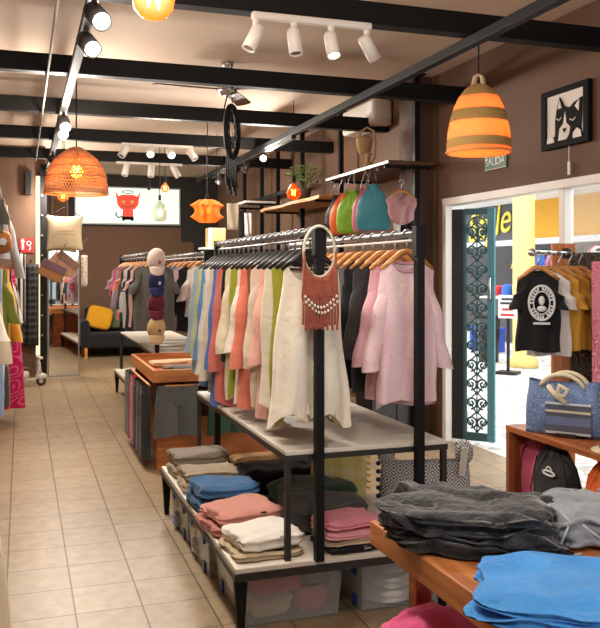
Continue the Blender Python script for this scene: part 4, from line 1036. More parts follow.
VEL = fab((36, 36, 37), rough=0.7, wr=0.8, scale=22, var=0.4)
VEL.node_tree.nodes['Principled BSDF'].inputs['Sheen Weight'].default_value = 0.5
GB = 'black velvety shorts piled on the front table'
for i, (l, dx, dy, dr, w) in enumerate([('lowest of the black velvety shorts in the pile on the front table', 0.02, -0.01, 0.06, 0.49), ('second black velvety shorts from the table in the pile', 0.0, 0.0, -0.06, 0.48),
                                  ('third black velvety shorts from the table in the pile', -0.01, 0.01, 0.07, 0.48), ('topmost black velvety shorts of the pile on the front table', -0.01, 0.015, -0.03, 0.47)]):
    heap('folded_shorts', l, 'shorts', (1.232 + dx, 2.10 + dy, TZ + 0.026 * i), (w, 0.33, 0.036), (30, 30, 31), -0.66 + dr, 30 + i, 2, 0.022, GB, -0.006 * i, mat=VEL, rip=0.0075)
BLU = fab((74, 152, 226), rough=0.8, wr=0.8, scale=16, var=0.25)
GC = 'bright blue velvety garments on the front table'
heap('folded_shorts', 'bright blue velvety shorts, lower one of the pair on the front table', 'shorts', (1.315, 1.565, TZ), (0.70, 0.42, 0.03), (46, 118, 190), -0.66, 36, 2, 0.014, GC, 0.01, mat=BLU, rip=0.0025)
heap('folded_shorts', 'bright blue velvety shorts, upper one of the pair on the front table', 'shorts', (1.325, 1.565, TZ + 0.026), (0.68, 0.40, 0.03), (50, 126, 200), -0.62, 37, 2, 0.014, GC, 0.01, mat=BLU, rip=0.003)
GRY = fab((150, 157, 164), rough=0.9, wr=0.8, scale=14, var=0.12)
t = heap('folded_sweatshirt', 'grey drawstring sweatshirt heaped beside the black pile', 'sweatshirt', (1.66, 2.05, TZ), (0.46, 0.40, 0.085), (146, 150, 154), -0.5, 41, 3, 0.022, mat=GRY, rip=0.011)
for pts in ([(-0.10, -0.2, 0.075), (-0.06, -0.23, 0.05), (0.0, -0.24, 0.03), (0.05, -0.225, 0.035), (0.06, -0.2, 0.06)], [(-0.15, -0.12, 0.088), (-0.13, -0.18, 0.075), (-0.17, -0.24, 0.02), (-0.14, -0.27, 0.012), (-0.11, -0.25, 0.012)]):
    ob('drawstring', MB().tube(pts, 0.0038, 6), fab((176, 178, 180)), t, smooth=True)
ob('price_tag', MB().box((-0.19, -0.06, 0.085), (0.045, 0.075, 0.003), Matrix.Rotation(0.35, 3, 'Y')), plain((224, 222, 218), 0.6), t)
heap('folded_sweatshirt', 'light grey sweatshirt rumpled behind the drawstring one', 'sweatshirt', (1.98, 2.14, TZ), (0.36, 0.32, 0.12), (168, 172, 176), -0.3, 42, 3, 0.022, mat=GRY, rip=0.011)
heap('folded_trousers', 'charcoal garment tucked between black pile and grey sweatshirt', 'trousers', (1.50, 2.29, TZ), (0.22, 0.16, 0.07), (84, 86, 88), -0.3, 43, 2, 0.014)
heap('folded_towel', 'hot pink cloth lying on the lower shelf under the front table', 'towel', (1.17, 2.11, 0.2725), (0.34, 0.34, 0.235), (234, 96, 148), 0.1, 44, 3, 0.02)

# ================================================================== LOW WOODEN SHELF UNIT WITH BAGS
UX, UY = 2.88, 3.55
t = T('shelf_unit', 'low open wooden shelf unit with drawstring bags inside', 'shelf unit', (UX, UY, 0))
ob('top_board', MB().box((0, 0, 0.585), (0.40, 1.28, 0.035)), wood((140, 72, 30), (188, 112, 56), 'Y'), t, bevel=0.003)
for y in (-0.62, 0.62): ob('side_panel', MB().box((0, y, 0.284), (0.40, 0.035, 0.567)), wood((120, 58, 24), (164, 90, 42), 'Z'), t, bevel=0.003)
ob('bottom_board', MB().box((0, 0, 0.09), (0.40, 1.205, 0.03)), ORANGEWOOD, t)
def sack(label, loc, w, h, c, rz, strings, group, th=0.09, emblem=None):
    t = T('drawstring_bag', label, 'bag', loc, rz, group)
    prof = [(0, 0.80), (0.04, 0.95), (0.3, 1.0), (0.6, 0.95), (0.78, 0.84), (0.88, 0.62), (0.93, 0.42), (0.97, 0.40), (1.0, 0.48)]
    if strings > 0: prof = [(0, 0.80), (0.04, 0.95), (0.3, 1.0), (0.55, 0.95), (0.75, 0.70), (0.88, 0.42), (0.93, 0.26), (0.97, 0.36), (1.0, 0.42)]
    def pr(v):
        for (a, x), (b, y) in zip(prof, prof[1:]):
            if v <= b: return x + (y - x) * (v - a) / (b - a)
        return prof[-1][1]
    def fn(u, v):
        a = 2 * PI * u; s, c_ = math.sin(a), math.cos(a); k = pr(v)
        gath = max(0, v - 0.6) / 0.4
        x = w / 2 * k * math.copysign(abs(c_) ** 0.7, c_); y = th / 2 * math.copysign(abs(s) ** 0.8, s) * (math.sin(PI * min(1, v + 0.12) * 0.9) * 0.9 + 0.15) * (1 - 0.5 * gath)
        q = noise.noise_vector(Vector((x, y, v)) * 7 + Vector((loc[1] * 9, 0, 2)))
        return (x + q.x * 0.006, y + 0.010 * gath * math.sin(16 * a) + q.y * 0.006, h * v)
    mb = MB().grid(fn, 44, 18, True); mb.f.append(list(range(44))); mb.m.append(0)
    ob('body', mb, fab(c, rough=0.55, wr=0.5, scale=10), t, smooth=True)
    for sx in (-1, 1):
        pts = [(sx * w * 0.10, -0.02, h * 0.93)] + ([(sx * w * 0.16, -0.03, h * 1.0), (sx * 0.012, 0, h + strings)] if strings > 0 else [(sx * w * 0.3, -th * 0.45, h * 0.8), (sx * w * 0.42, -th * 0.5, h * 0.4), (sx * w * 0.40, -th * 0.35, 0.02)])
        ob('drawstring', MB().tube(pts, 0.004, 6), BLK if strings > 0 else fab(c), t)
    if emblem:
        e = MB().tube([(0.05 * math.cos(a), -th * 0.52, h * emblem + 0.012 * math.sin(a)) for a in [2 * PI * k / 24 for k in range(24)]], 0.006, 6, True)
        ob('emblem', e, plain((220, 220, 220), 0.5), t)
        ob('emblem_dome', MB().tube([(0.026 * math.cos(a), -th * 0.52, h * emblem + 0.008 + 0.026 * math.sin(a)) for a in [PI * k / 10 for k in range(11)]], 0.004, 6), plain((220, 220, 220), 0.5), t)
    return t
GD = 'drawstring bags in the low wooden shelf unit'
sack('pink drawstring bag leaning at the end panel of the wooden unit', (2.80, 4.07, 0.105), 0.26, 0.46, (206, 92, 124), -PI / 2, 0, GD)
sack('black drawstring bag with small white ringed emblem in the wooden unit', (2.75, 3.80, 0.105), 0.40, 0.46, (24, 24, 25), -PI / 2, 0, GD, 0.10, 0.66)
sack('orange drawstring bag between black and green bags in the wooden unit', (2.78, 3.42, 0.105), 0.34, 0.45, (232, 108, 34), -PI / 2, 0, GD)
sack('lime green drawstring bag at the open end of the wooden unit', (2.76, 3.14, 0.105), 0.22, 0.42, (122, 190, 62), -PI / 2, 0, GD)
# blue woven tote on top
TB = patterned((98, 122, 166), (150, 164, 190), 'swirl', 26.0)
t = tote('tote_bag', 'blue woven tote bag with pale swirls and cream handles on the wooden unit', (2.845, 3.86, 0.603), (0.42, 0.2, 0.29), -0.9, TB, fab((214, 202, 170)), 2, hh=0.07)
ob('pocket', MB().box((0.05, -0.115, 0.10), (0.24, 0.012, 0.17)), patterned((96, 98, 110), (112, 124, 160), 'stripe_z', 9.0), t, bevel=0.004)
for z, c in ((0.025, (196, 200, 206)), (0.14, (206, 200, 176)), (0.182, (206, 210, 220))): ob('woven_band', MB().box((0.05, -0.123, z), (0.24, 0.006, 0.012)), fab(c), t)
ob('knotted_tie', MB().tube([(-0.06, -0.1, 0.27), (-0.02, -0.13, 0.23), (0.03, -0.13, 0.22), (0.05, -0.13, 0.26), (0.01, -0.13, 0.28), (-0.01, -0.13, 0.22), (0.04, -0.13, 0.19)], 0.014, 8), fab((214, 202, 170)), t, smooth=True)
for k in range(6): ob('tassel', MB().tube([(0.20, -0.05, 0.25 - 0.03 * k), (0.225, -0.06, 0.18 - 0.03 * k)], 0.005, 6), fab((214, 202, 170)), t)
ob('buckle_strap', MB().box((0.04, -0.122, 0.012), (0.11, 0.014, 0.022)), BLK, t)
t = T('sun_hat', 'pale beige hat with dark camouflage band on the wooden unit', 'hat', (2.82, 3.40, 0.603))
ob('brim', MB().lathe([(0.07, 0.012), (0.125, 0.004), (0.13, 0.0), (0.125, 0.0), (0.07, 0.004)], 28), fab((206, 192, 160)), t, smooth=True)
ob('crown', MB().lathe([(0.085, 0.005), (0.082, 0.05), (0.07, 0.085), (0.03, 0.10), (0, 0.102)], 28), fab((206, 192, 160)), t, smooth=True)
ob('hat_band', MB().lathe([(0.088, 0.008), (0.0865, 0.03)], 28), patterned((96, 90, 62), (52, 50, 40), 'swirl', 30), t, smooth=True)

# ================================================================== DOORWAY: RACK, IRON DOOR, RUGS
GT = 't-shirts on the little rack in the doorway'
ax = Vector((0.90, 0.20, 0))
base = Vector((3.02, 4.36, 0))
t = T('clothes_rack', 'small grey rail on an upright wooden board in the doorway', 'clothes rack', (3.37, 4.56, 0))
ob('board', MB().box((0, 0.03, 0.84), (0.15, 0.035, 1.68), Matrix.Rotation(-0.35, 3, 'Z')), wood((168, 96, 40), (204, 128, 60), 'Z'), t, bevel=0.004)
ob('foot', MB().box((0, 0.03, 0.015), (0.36, 0.24, 0.03), Matrix.Rotation(-0.35, 3, 'Z')), ORANGEWOOD, t)
ob('rail', MB().tube([(-0.37, -0.165, 1.615), (0.02, -0.005, 1.615)], 0.014, 10), CHROME, t)
ob('end_knob', MB().blob((-0.37, -0.165, 1.615), (0.026, 0.026, 0.026)), CHROME, t, smooth=True); ob('bracket', MB().lathe([(0, -0.012), (0.034, -0.012), (0.034, 0.012), (0, 0.012)], 16, (-0.005, -0.012, 1.615), 'Y'), BLK, t)
for i, (l, c) in enumerate([('black t-shirt with round white print hanging in the doorway', (26, 26, 27)), ('white t-shirt just behind the black printed one', (222, 216, 208)), ('mustard t-shirt beside the white one in the doorway', (208, 152, 58)),
                            ('ochre t-shirt between the mustard ones', (196, 140, 48)), ('mustard yellow t-shirt against the wooden board', (204, 156, 72))]):
    q = base + ax * (0.10 * i)
    g = hang(l, 'band_t_shirt' if i == 0 else 't-shirt', 't-shirt', c, (q.x, q.y), 1.60, 'wood', GT, 'pale wooden hangers in the doorway', rz=math.radians(-34), drop=0.095, seed=120 + i,
             w=0.245, Ln=0.50 if i != 1 else 0.53, sleeve=(0.20, 0.06), sl_r=0.06, sl_out=0.012, th=0.055, slope=0.05, neck=0.06, dip=0.03, band=c)
    if i == 0:
        pr = MB(); y = -0.048
        pr.tube([(0.075 * math.cos(a) + 0.02, y - 0.0, -0.20 + 0.105 * math.sin(a)) for a in [2 * PI * k / 36 for k in range(36)]], 0.007, 6, True)
        pr.tube([(0.048 * math.cos(a) + 0.02, y - 0.0, -0.20 + 0.07 * math.sin(a)) for a in [2 * PI * k / 30 for k in range(30)]], 0.004, 6, True)
        for k in range(26):
            a = 2 * PI * k / 26
            if k % 7: pr.box((0.062 * math.cos(a) + 0.02, y, -0.20 + 0.088 * math.sin(a)), (0.011, 0.006, 0.022), Matrix.Rotation(-a + PI / 2 + 0.4 * (k % 3 - 1), 3, 'Y'))
        pr.blob((0.02, y, -0.185), (0.018, 0.006, 0.028)); pr.blob((0.02, y, -0.235), (0.028, 0.006, 0.018))
        pr.box((0.02, y, -0.325), (0.10, 0.006, 0.014))
        ob('printed_emblem', pr, plain((206, 206, 206), 0.7), g)
        g.name = 't-shirt'
t = T('low_cabinet', 'black cabinet standing by the brown wall beside the doorway', 'cabinet', (3.2, 6.95, 0))
ob('body', MB().box((0, 0, 0.47), (0.5, 0.34, 0.94)), BLACK, t, bevel=0.004); ob('top', MB().box((0, 0, 0.95), (0.54, 0.38, 0.025)), BLACK, t)
for sx in (-1, 1): ob('door', MB().box((sx * 0.122, -0.176, 0.47), (0.236, 0.016, 0.88)), BLK, t, bevel=0.003)
# opened iron door leaf
t = T('iron_door', 'blue-green iron door leaf with wrought scrolls standing open in the doorway', 'door', (3.605, 6.475, 0), math.atan2(-0.305, 0.245))
TEAL = plain((52, 84, 88), 0.5, 0.2, 'green_iron_paint'); TEALL = plain((78, 128, 138), 0.45, 0.2, 'teal_iron_paint')
ob('frame', MB().b2((0.10, -0.015, 0.03), (0.125, 0.015, 2.04)).b2((0.125, -0.015, 1.99), (0.32, 0.015, 2.04)).b2((0.125, -0.015, 0.03), (0.32, 0.015, 0.10)), TEAL, t, bevel=0.004)
ob('hinge_panel', MB().b2((0.0, -0.018, 0.03), (0.10, 0.018, 2.04)), plain((22, 27, 28), 0.5, name='dark_iron'), t, bevel=0.003)
ob('lock_stile', MB().b2((0.32, -0.018, 0.03), (0.385, 0.018, 2.04)), TEALL, t, bevel=0.004)
ob('handle', MB().tube([(0.355, -0.02, 1.45), (0.355, -0.05, 1.43), (0.355, -0.05, 1.27), (0.355, -0.02, 1.25)], 0.01, 8), CHROME, t, smooth=True)
def spiral(cx, cz, r, s, turns=1.4, st=0.0):
    return [((cx + s * (r * (1 - 0.8 * k / 22)) * math.cos(st + turns * 2 * PI * k / 22)), 0, cz + (r * (1 - 0.8 * k / 22)) * math.sin(st + turns * 2 * PI * k / 22)) for k in range(23)]
sc = MB(); cx = 0.2225
for k in range(11):
    z = 0.19 + 0.165 * k
    sc.tube(spiral(cx - 0.052, z, 0.055, 1, 1.5, -PI / 2), 0.009, 6); sc.tube(spiral(cx + 0.052, z, 0.055, -1, 1.5, -PI / 2), 0.009, 6)
    sc.tube([(cx, 0, z - 0.09), (cx - 0.08, 0, z + 0.02), (cx, 0, z + 0.09)], 0.008, 6); sc.tube([(cx, 0, z - 0.09), (cx + 0.08, 0, z + 0.02), (cx, 0, z + 0.09)], 0.008, 6)
sc.tube([(cx, 0, 0.1), (cx, 0, 1.99)], 0.006, 6)
sc.tube([(cx - 0.09 * math.cos(a), 0, 1.86 + 0.11 * math.sin(a)) for a in [PI * k / 14 for k in range(15)]], 0.007, 6)
ob('scrollwork', sc, TEAL, t, smooth=True)
# hanging throws at the window
def throw(label, loc, w, h, mat, rz, fr=None):
    t = T('hanging_throw', label, 'throw', loc, rz, 'woven throws hanging by the doorway')
    ob('cloth', MB().grid(lambda u, v: (w * (u - 0.5), 0.012 * math.sin(u * 14 + v) * (0.4 + v), -h * v), 24, 14), mat, t, smooth=True, solid=0.006)
    for k in range(int(w / 0.025)):
        x = -w / 2 + 0.0125 + 0.025 * k
        ob('fringe', MB().tube([(x, 0, -h), (x + 0.004, 0, -h - 0.05)], 0.005, 5), fr, t)
    return t
throw('charcoal throw with pale damask swirls hanging by the window frame', (3.50, 4.42, 1.62), 0.34, 0.86, patterned((66, 60, 56), (118, 110, 100), 'swirl', 17.0), -0.9, fab((70, 64, 60)))
throw('rose pink patterned throw hanging beside the charcoal one', (3.42, 4.13, 1.56), 0.30, 0.84, patterned((196, 104, 122), (222, 170, 176), 'swirl', 17.0), -0.9, fab((226, 214, 200)))
t = T('throw_rail', 'thin dark rail carrying the woven throws by the window', 'rail', (3.46, 4.28, 1.64))
ob('bar', MB().tube([(0.14, 0.26, 0), (-0.12, -0.32, -0.0)], 0.01, 8), BLK, t)
ob('bracket', MB().box((0.05, -0.16, 0.0), (0.14, 0.02, 0.02)), BLK, t)

# ================================================================== BAGS BELOW THE WALL SHELF
GD = 'drawstring bags hanging below the wooden wall shelf'
for l, y, c, w, x in (('black drawstring bag, first in the row below the wall shelf beside the orange one', 8.05, (34, 34, 38), 0.30, 3.13), ('orange drawstring bag hanging below the wall shelf', 7.80, (222, 106, 48), 0.34, 3.10),
                   ('lime green drawstring bag hanging below the wall shelf', 7.50, (124, 178, 44), 0.36, 3.07), ('pink drawstring bag between green and blue ones below the wall shelf', 7.22, (204, 112, 128), 0.32, 3.10),
                   ('teal blue drawstring bag hanging below the wall shelf', 6.95, (58, 134, 152), 0.36, 3.05)):
    sack(l, (x, y, 1.87), w, 0.42, c, -0.95, 0.155, GD)
t = T('shelf_hooks', 'row of small hooks under the wooden wall shelf', 'hook', (3.09, 7.5, 2.44))
for y in (0.55, 0.30, 0.0, -0.28, -0.55): ob('hook', MB().tube([(0, y, 0.005), (0, y, -0.02), (0.012, y, -0.03), (0.02, y, -0.02)], 0.004, 6), SILVER, t)
hang('dusty pink hooded vest hanging beside the teal drawstring bag', 'vest', 'vest', (178, 136, 138), (3.12, 6.50), 2.27, 'wood', 'vest by the wall shelf', 'hanger by the wall shelf', rz=-0.35, w=0.27, Ln=0.27, sleeve=None, seed=150, hem='round', flare=0.75, neck=0.05, drop=0.10, th=0.1)
t = T('baby_trousers', 'black and grey small trousers hanging below the dusty pink vest', 'trousers', (3.17, 6.54, 2.02), -0.35)
ob('strap', MB().tube([(0, 0.05, 0.0), (0, 0.16, 0.2), (0, 0.16, 0.43)], 0.004, 5), BLACK, t)
for x, c in ((-0.06, (210, 200, 196)), (0.0, (30, 28, 30)), (0.06, (40, 38, 40))):
    ob('leg', MB().tube([(x, 0.05, 0.02), (x, 0.05, -0.1), (x, 0.05, -0.2)], [0.03, 0.032, 0.026], 10), fab(c), t, smooth=True)

# ================================================================== AISLE SIDE RACK ALONG THE LEFT WALL
t = T('clothes_rack', 'long black wall rack on the aisle side opposite the display bench', 'clothes rack', (-0.42, 6.4, 0))
ob('rail', MB().tube([(0.10, -4.3, 1.66), (0.10, 3.0, 1.66)], 0.014, 10), SILVER, t)
ob('upper_rail', MB().tube([(0.10, -4.3, 2.20), (0.10, 3.0, 2.20)], 0.014, 10), SILVER, t)
for y in (-4.3, -0.6, 3.0):
    ob('post', MB().box((-0.2, y, 1.3), (0.035, 0.035, 2.6)), BLACK, t)
    ob('arm', MB().box((-0.05, y, 1.66), (0.30, 0.02, 0.025)).box((-0.05, y, 2.20), (0.30, 0.02, 0.025)), BLACK, t)
GL, HL = 'garments on the wall rack across the aisle', 'hangers on the wall rack across the aisle'
rows = [(2.60, 'cream long cardigan at the near end of the aisle wall rack', 'cardigan', (226, 206, 172), dict(w=0.34, Ln=1.18, flare=1.75)),
        (3.6, 'ivory shirt dress beside the cream long cardigan', 'dress', (224, 214, 200), dict(w=0.34, Ln=0.95, sleeve=(0.3, 0.07))),
        (4.6, 'oatmeal shirt at the middle of the aisle wall rack', 'shirt', (206, 190, 166), dict(w=0.36, Ln=0.85, sleeve=(0.5, 0.06))),
        (5.4, 'pale blue denim dress on the aisle wall rack', 'dress', (142, 164, 194), dict(w=0.40, Ln=0.95)),
        (5.9, 'white top with yellow hem on the aisle wall rack', 'top', (222, 214, 196), dict(w=0.40, Ln=0.9)),
        (6.35, 'olive green blouse on the aisle wall rack', 'blouse', (104, 116, 46), dict(w=0.43, Ln=0.75, sleeve=(0.4, 0.06))),
        (6.75, 'dark grey skirt length dress on the aisle wall rack', 'dress', (72, 70, 68), dict(w=0.43, Ln=1.1)),
        (7.2, 'mustard yellow shirt on the aisle wall rack', 'shirt', (206, 148, 50), dict(w=0.46, Ln=0.70, sleeve=(0.6, 0.06))),
        (7.7, 'black cardigan behind the mustard shirt on the aisle wall rack', 'cardigan', (36, 34, 34), dict(w=0.47, Ln=0.75, sleeve=(0.6, 0.06))),
        (8.15, 'white blouse toward the far end of the aisle wall rack', 'blouse', (216, 210, 200), dict(w=0.47, Ln=0.62, sleeve=(0.5, 0.06))),
        (8.7, 'hot pink patterned dress at the far end of the aisle wall rack', 'dress', (206, 38, 98), dict(w=0.52, Ln=1.42, flare=1.42)),
        (9.15, 'grey striped long scarf dress last on the aisle wall rack', 'dress', (150, 142, 132), dict(w=0.52, Ln=0.8, sleeve=(0.75, 0.05)))]
for i, (y, lb, k, c, g) in enumerate(rows):
    g.setdefault('th', 0.16); mt = None
    if 'hot pink' in lb: mt = patterned((206, 36, 96), (228, 112, 150), 'swirl', 5.0)
    if 'striped' in lb: mt = patterned((196, 188, 176), (44, 42, 42), 'stripe_x', 14.0)
    hang(lb, k, k, c, (-0.32, y), 1.66, 'black' if i % 2 else 'wood', GL, HL, drop=0.10, seed=200 + i, mat=mt, **g)
hang('light grey sweater with black cuffs on the upper wall rail', 'sweater', 'sweater', (150, 150, 152), (-0.32, 7.4), 2.20, 'wood', 'upper rail garments', 'hanger on the upper wall rail', drop=0.10, seed=230, w=0.44, Ln=0.5, sleeve=(0.62, 0.05), sl_out=0.10, th=0.16)
t = T('shoulder_bag', 'tan leather shoulder bag hanging over the light grey sweater', 'bag', (-0.20, 7.24, 1.74))
ob('body', MB().blob((0, 0, 0), (0.13, 0.035, 0.10), 0.6), fab((150, 92, 48), rough=0.6), t, smooth=True)
ob('flap', MB().blob((0, -0.03, 0.03), (0.12, 0.015, 0.06), 0.6), fab((176, 118, 70), rough=0.6), t, smooth=True)
ob('clasp', MB().lathe([(0.018, -0.006), (0.03, -0.006), (0.03, 0.006), (0.018, 0.006)], 16, (0.06, -0.05, 0.0), 'Y'), CHROME, t)
ob('strap', MB().tube([(-0.12, 0, 0.05), (-0.08, 0.02, 0.3), (0, 0.05, 0.45), (0.08, 0.02, 0.3), (0.12, 0, 0.05)], 0.008, 6), fab((150, 92, 48)), t)
hang('dark green grey jacket topmost on the upper wall rail', 'jacket', 'jacket', (86, 90, 82), (-0.36, 6.3), 2.20, 'black', 'upper rail garments front', 'hanger near the upper wall rail front', drop=0.02, seed=231, w=0.44, Ln=0.40, sleeve=(0.3, 0.06), sl_out=0.03, th=0.16, mat=fab((90, 94, 86), heather=0.35))

# scarves on the partition wall
t = T('hanging_scarf', 'black and grey plaid scarf hanging on the partition wall', 'scarf', (0.13, 12.2, 1.60))
ob('cloth', MB().grid(lambda u, v: (0.20 * (u - 0.5), 0.03 * math.sin(u * 9), -1.15 * v), 18, 14), patterned((30, 28, 30), (78, 76, 76), 'plaid', 11.0), t, smooth=True, solid=0.02)
ob('hook', MB().tube([(0, 0.09, 0.05), (0, 0.0, 0.03), (0, -0.03, 0.06)], 0.008, 6), BLACK, t)
t = T('hanging_scarf', 'cream and black striped scarf hanging before the partition wall', 'scarf', (-0.01, 12.1, 1.74))
ob('cloth', MB().grid(lambda u, v: (0.13 * (u - 0.5), 0.03 * math.sin(u * 8), -0.95 * v), 14, 14), patterned((206, 198, 184), (52, 48, 48), 'stripe_x', 16.0), t, smooth=True, solid=0.02)
ob('hook', MB().tube([(0, 0.19, 0.05), (0, 0.0, 0.03), (0, -0.03, 0.06)], 0.008, 6), BLACK, t)

# ================================================================== MIRROR CORNER
t = T('steel_post', 'tall black steel post beside the standing mirror', 'post', (0.30, 12.2, 0))
ob('post', MB().box((0, 0, 1.5), (0.09, 0.07, 3.0)), BLACK, t)
for k in range(8): ob('peg', MB().lathe([(0, -0.05), (0.012, -0.05), (0.012, 0)], 8, (-0.02, -0.03, 0.6 + 0.28 * k), 'Y'), SILVER, t)
m, nt, p, N, L = nodemat('mirror_glass')
p.inputs['Base Color'].default_value = (0.86, 0.84, 0.80, 1); p.inputs['Metallic'].default_value = 1; p.inputs['Roughness'].default_value = 0.02
t = T('standing_mirror', 'tall frameless standing mirror by the black post reflecting the shop', 'mirror', (0.575, 12.22, 0), math.radians(2.2))
ob('mirror_pane', MB().box((0, 0, 1.0), (0.40, 0.012, 1.96), None), m, t)
ob('frame', MB().b2((-0.215, -0.012, 0), (-0.2, 0.02, 2.0)).b2((0.2, -0.012, 0), (0.215, 0.02, 2.0)).b2((-0.2, -0.012, 1.98), (0.2, 0.02, 2.0)).b2((-0.2, -0.012, 0), (0.2, 0.02, 0.02)), SILVER, t)
ob('prop_leg', MB().tube([(0, 0.02, 1.5), (0, 0.3, 0.0)], 0.015, 8), SILVER, t)
t = T('cushion_cover', 'beige linen cushion with small stitched text hanging above the mirror', 'cushion', (0.565, 11.75, 1.77))
pm = MB()
def face(sg):
    return lambda u, v: ((u - 0.5) * 0.50 * (1 - 0.10 * math.sin(PI * v)), sg * 0.07 * (math.sin(PI * u) * math.sin(PI * v)) ** 0.5, v * 0.5 + (0.03 * math.sin(PI * u)) * (1 if v < 0.5 else -1) * abs(2 * v - 1))
pm.grid(face(-1), 18, 18); pm.grid(face(1), 18, 18)
LIN = fab((186, 168, 136), wr=0.3)
ob('cover', pm, LIN, t, smooth=True)
for k, (w_, z) in enumerate(((0.20, 0.27), (0.26, 0.23))):
    st = MB()
    for q in range(9):
        st.box((-w_ / 2 + w_ * q / 8 + 0.0, -0.074, z + 0.004 * (q % 2)), (w_ / 14, 0.004, 0.008))
    ob('stitched_line', st, fab((110, 94, 70)), t)
ob('hanging_cord', MB().tube([(-0.2, 0, 0.49), (0, 0, 0.6), (0.2, 0, 0.49)], 0.005, 6), BLACK, t)
ob('cord_top', MB().tube([(0, 0, 0.6), (0, 0, 1.5)], 0.004, 6), BLACK, t)
for l, x, z, c, c2, r in (('brown and ochre leather pouch hanging below the linen cushion', 0.40, 1.50, (142, 96, 52), (98, 70, 74), 0.45), ('tan leather pouch tucked behind the ochre one under the cushion', 0.58, 1.60, (160, 120, 92), (120, 88, 70), 0.7)):
    t = T('leather_pouch', l, 'pouch', (x, 11.82 if x > 0.5 else 11.70, z), rot=(0, r, 0))
    ob('body', MB().box((0, 0, 0), (0.34, 0.03, 0.22)), fab(c, rough=0.6), t, bevel=0.01)
    ob('flap', MB().box((0, -0.02, 0.06), (0.335, 0.012, 0.11)), fab(c2, rough=0.6), t, bevel=0.005)
    ob('loop', MB().tube([(0, 0, 0.10), (0, 0.0, 0.46)], 0.005, 6), fab(c2), t)
t = T('hanging_scarf', 'long pale printed scarf hanging at the mirror edge', 'scarf', (0.845, 11.95, 1.72))
ob('cloth', MB().grid(lambda u, v: (0.08 * (u - 0.5), 0.02 * math.sin(u * 8), -1.1 * v * 0.40), 10, 12), patterned((206, 196, 180), (116, 100, 90), 'swirl', 16.0), t, smooth=True, solid=0.012)
ob('loop', MB().tube([(0, 0, 0), (-0.05, 0.13, 0.14), (-0.08, 0.25, 0.26)], 0.004, 6), BLACK, t)

# toy scooter
t = T('model_scooter', 'white model motor scooter standing on the floor by the partition wall', 'model scooter', (0.10, 11.35, 0))
SW = plain((206, 200, 190), 0.35, name='white_enamel')
for x in (-0.14, 0.15):
    wl = ob('wheel', MB().lathe([(0.03, -0.018), (0.055, -0.02), (0.062, -0.01), (0.062, 0.01), (0.055, 0.02), (0.03, 0.018)], 22, (0, 0, 0), 'Y'), BLK, t, loc=(x, 0, 0.062), smooth=True)
    ob('hub', MB().lathe([(0, -0.022), (0.03, -0.022), (0.03, 0.022), (0, 0.022)], 16, (0, 0, 0), 'Y'), CHROME, wl)
ob('rear_body', MB().blob((-0.11, 0, 0.145), (0.115, 0.06, 0.075), 0.8), SW, t, smooth=True)
ob('floorboard', MB().box((0.02, 0, 0.085), (0.15, 0.08, 0.02)), SW, t, bevel=0.006)
ob('leg_shield', MB().grid(lambda u, v: (0.09 + 0.03 * v + 0.02 * math.cos((u - 0.5) * PI), 0.08 * math.sin((u - 0.5) * PI) * (1 - 0.35 * v), 0.09 + 0.21 * v), 13, 8), SW, t, smooth=True, solid=0.012)
ob('front_mudguard', MB().blob((0.15, 0, 0.12), (0.075, 0.03, 0.045)), SW, t, smooth=True)
ob('steering_head', MB().tube([(0.15, 0, 0.11), (0.12, 0, 0.30), (0.115, 0, 0.35)], 0.02, 10).blob((0.12, 0, 0.36), (0.04, 0.035, 0.03)), SW, t, smooth=True)
ob('handlebar', MB().tube([(0.09, -0.11, 0.37), (0.115, 0, 0.36), (0.09, 0.11, 0.37)], 0.01, 8), BLK, t, smooth=True)
ob('headlight', MB().blob((0.165, 0, 0.36), (0.014, 0.022, 0.022)), CHROME, t, smooth=True)
ob('saddle', MB().blob((-0.10, 0, 0.225), (0.11, 0.045, 0.022), 0.7), fab((110, 60, 48)), t, smooth=True)

# sofa
t = T('sofa', 'black two-seat sofa with short wooden legs against the back wall', 'sofa', (1.72, 15.02, 0))
SB = fab((34, 34, 36), wr=0.3)
ob('seat', MB().box((0, -0.05, 0.30), (1.3, 0.75, 0.26)), SB, t, bevel=0.05); ob('backrest', MB().box((0, 0.30, 0.58), (1.3, 0.2, 0.55)), SB, t, bevel=0.06)
for sx in (-1, 1): ob('armrest', MB().box((sx * 0.68, -0.02, 0.42), (0.16, 0.8, 0.46)), SB, t, bevel=0.05)
for sx in (-1, 1):
    for y in (-0.36, 0.32): ob('leg', MB().box((sx * 0.66, y, 0.09), (0.05, 0.05, 0.18)), PINE, t)
for l, x, c, r in (('mustard yellow cushion on the black sofa', 1.30, (206, 148, 32), 0.25), ('grey-green cushion behind the yellow one on the sofa', 1.66, (84, 88, 66), -0.1)):
    t = T('cushion', l, 'cushion', (x, 14.84 if x < 1.5 else 14.98, 0.68), rot=(-0.25, r, 0))
    ob('cover', MB().blob((0, 0, 0), (0.22, 0.08, 0.20), 0.45), fab(c), t, smooth=True)
    ob('piping', MB().tube([(0.20 * math.copysign(abs(math.cos(a)) ** 0.4, math.cos(a)), 0, 0.185 * math.copysign(abs(math.sin(a)) ** 0.4, math.sin(a))) for a in [2 * PI * k / 32 for k in range(32)]], 0.008, 6, True), fab(c), t, smooth=True)

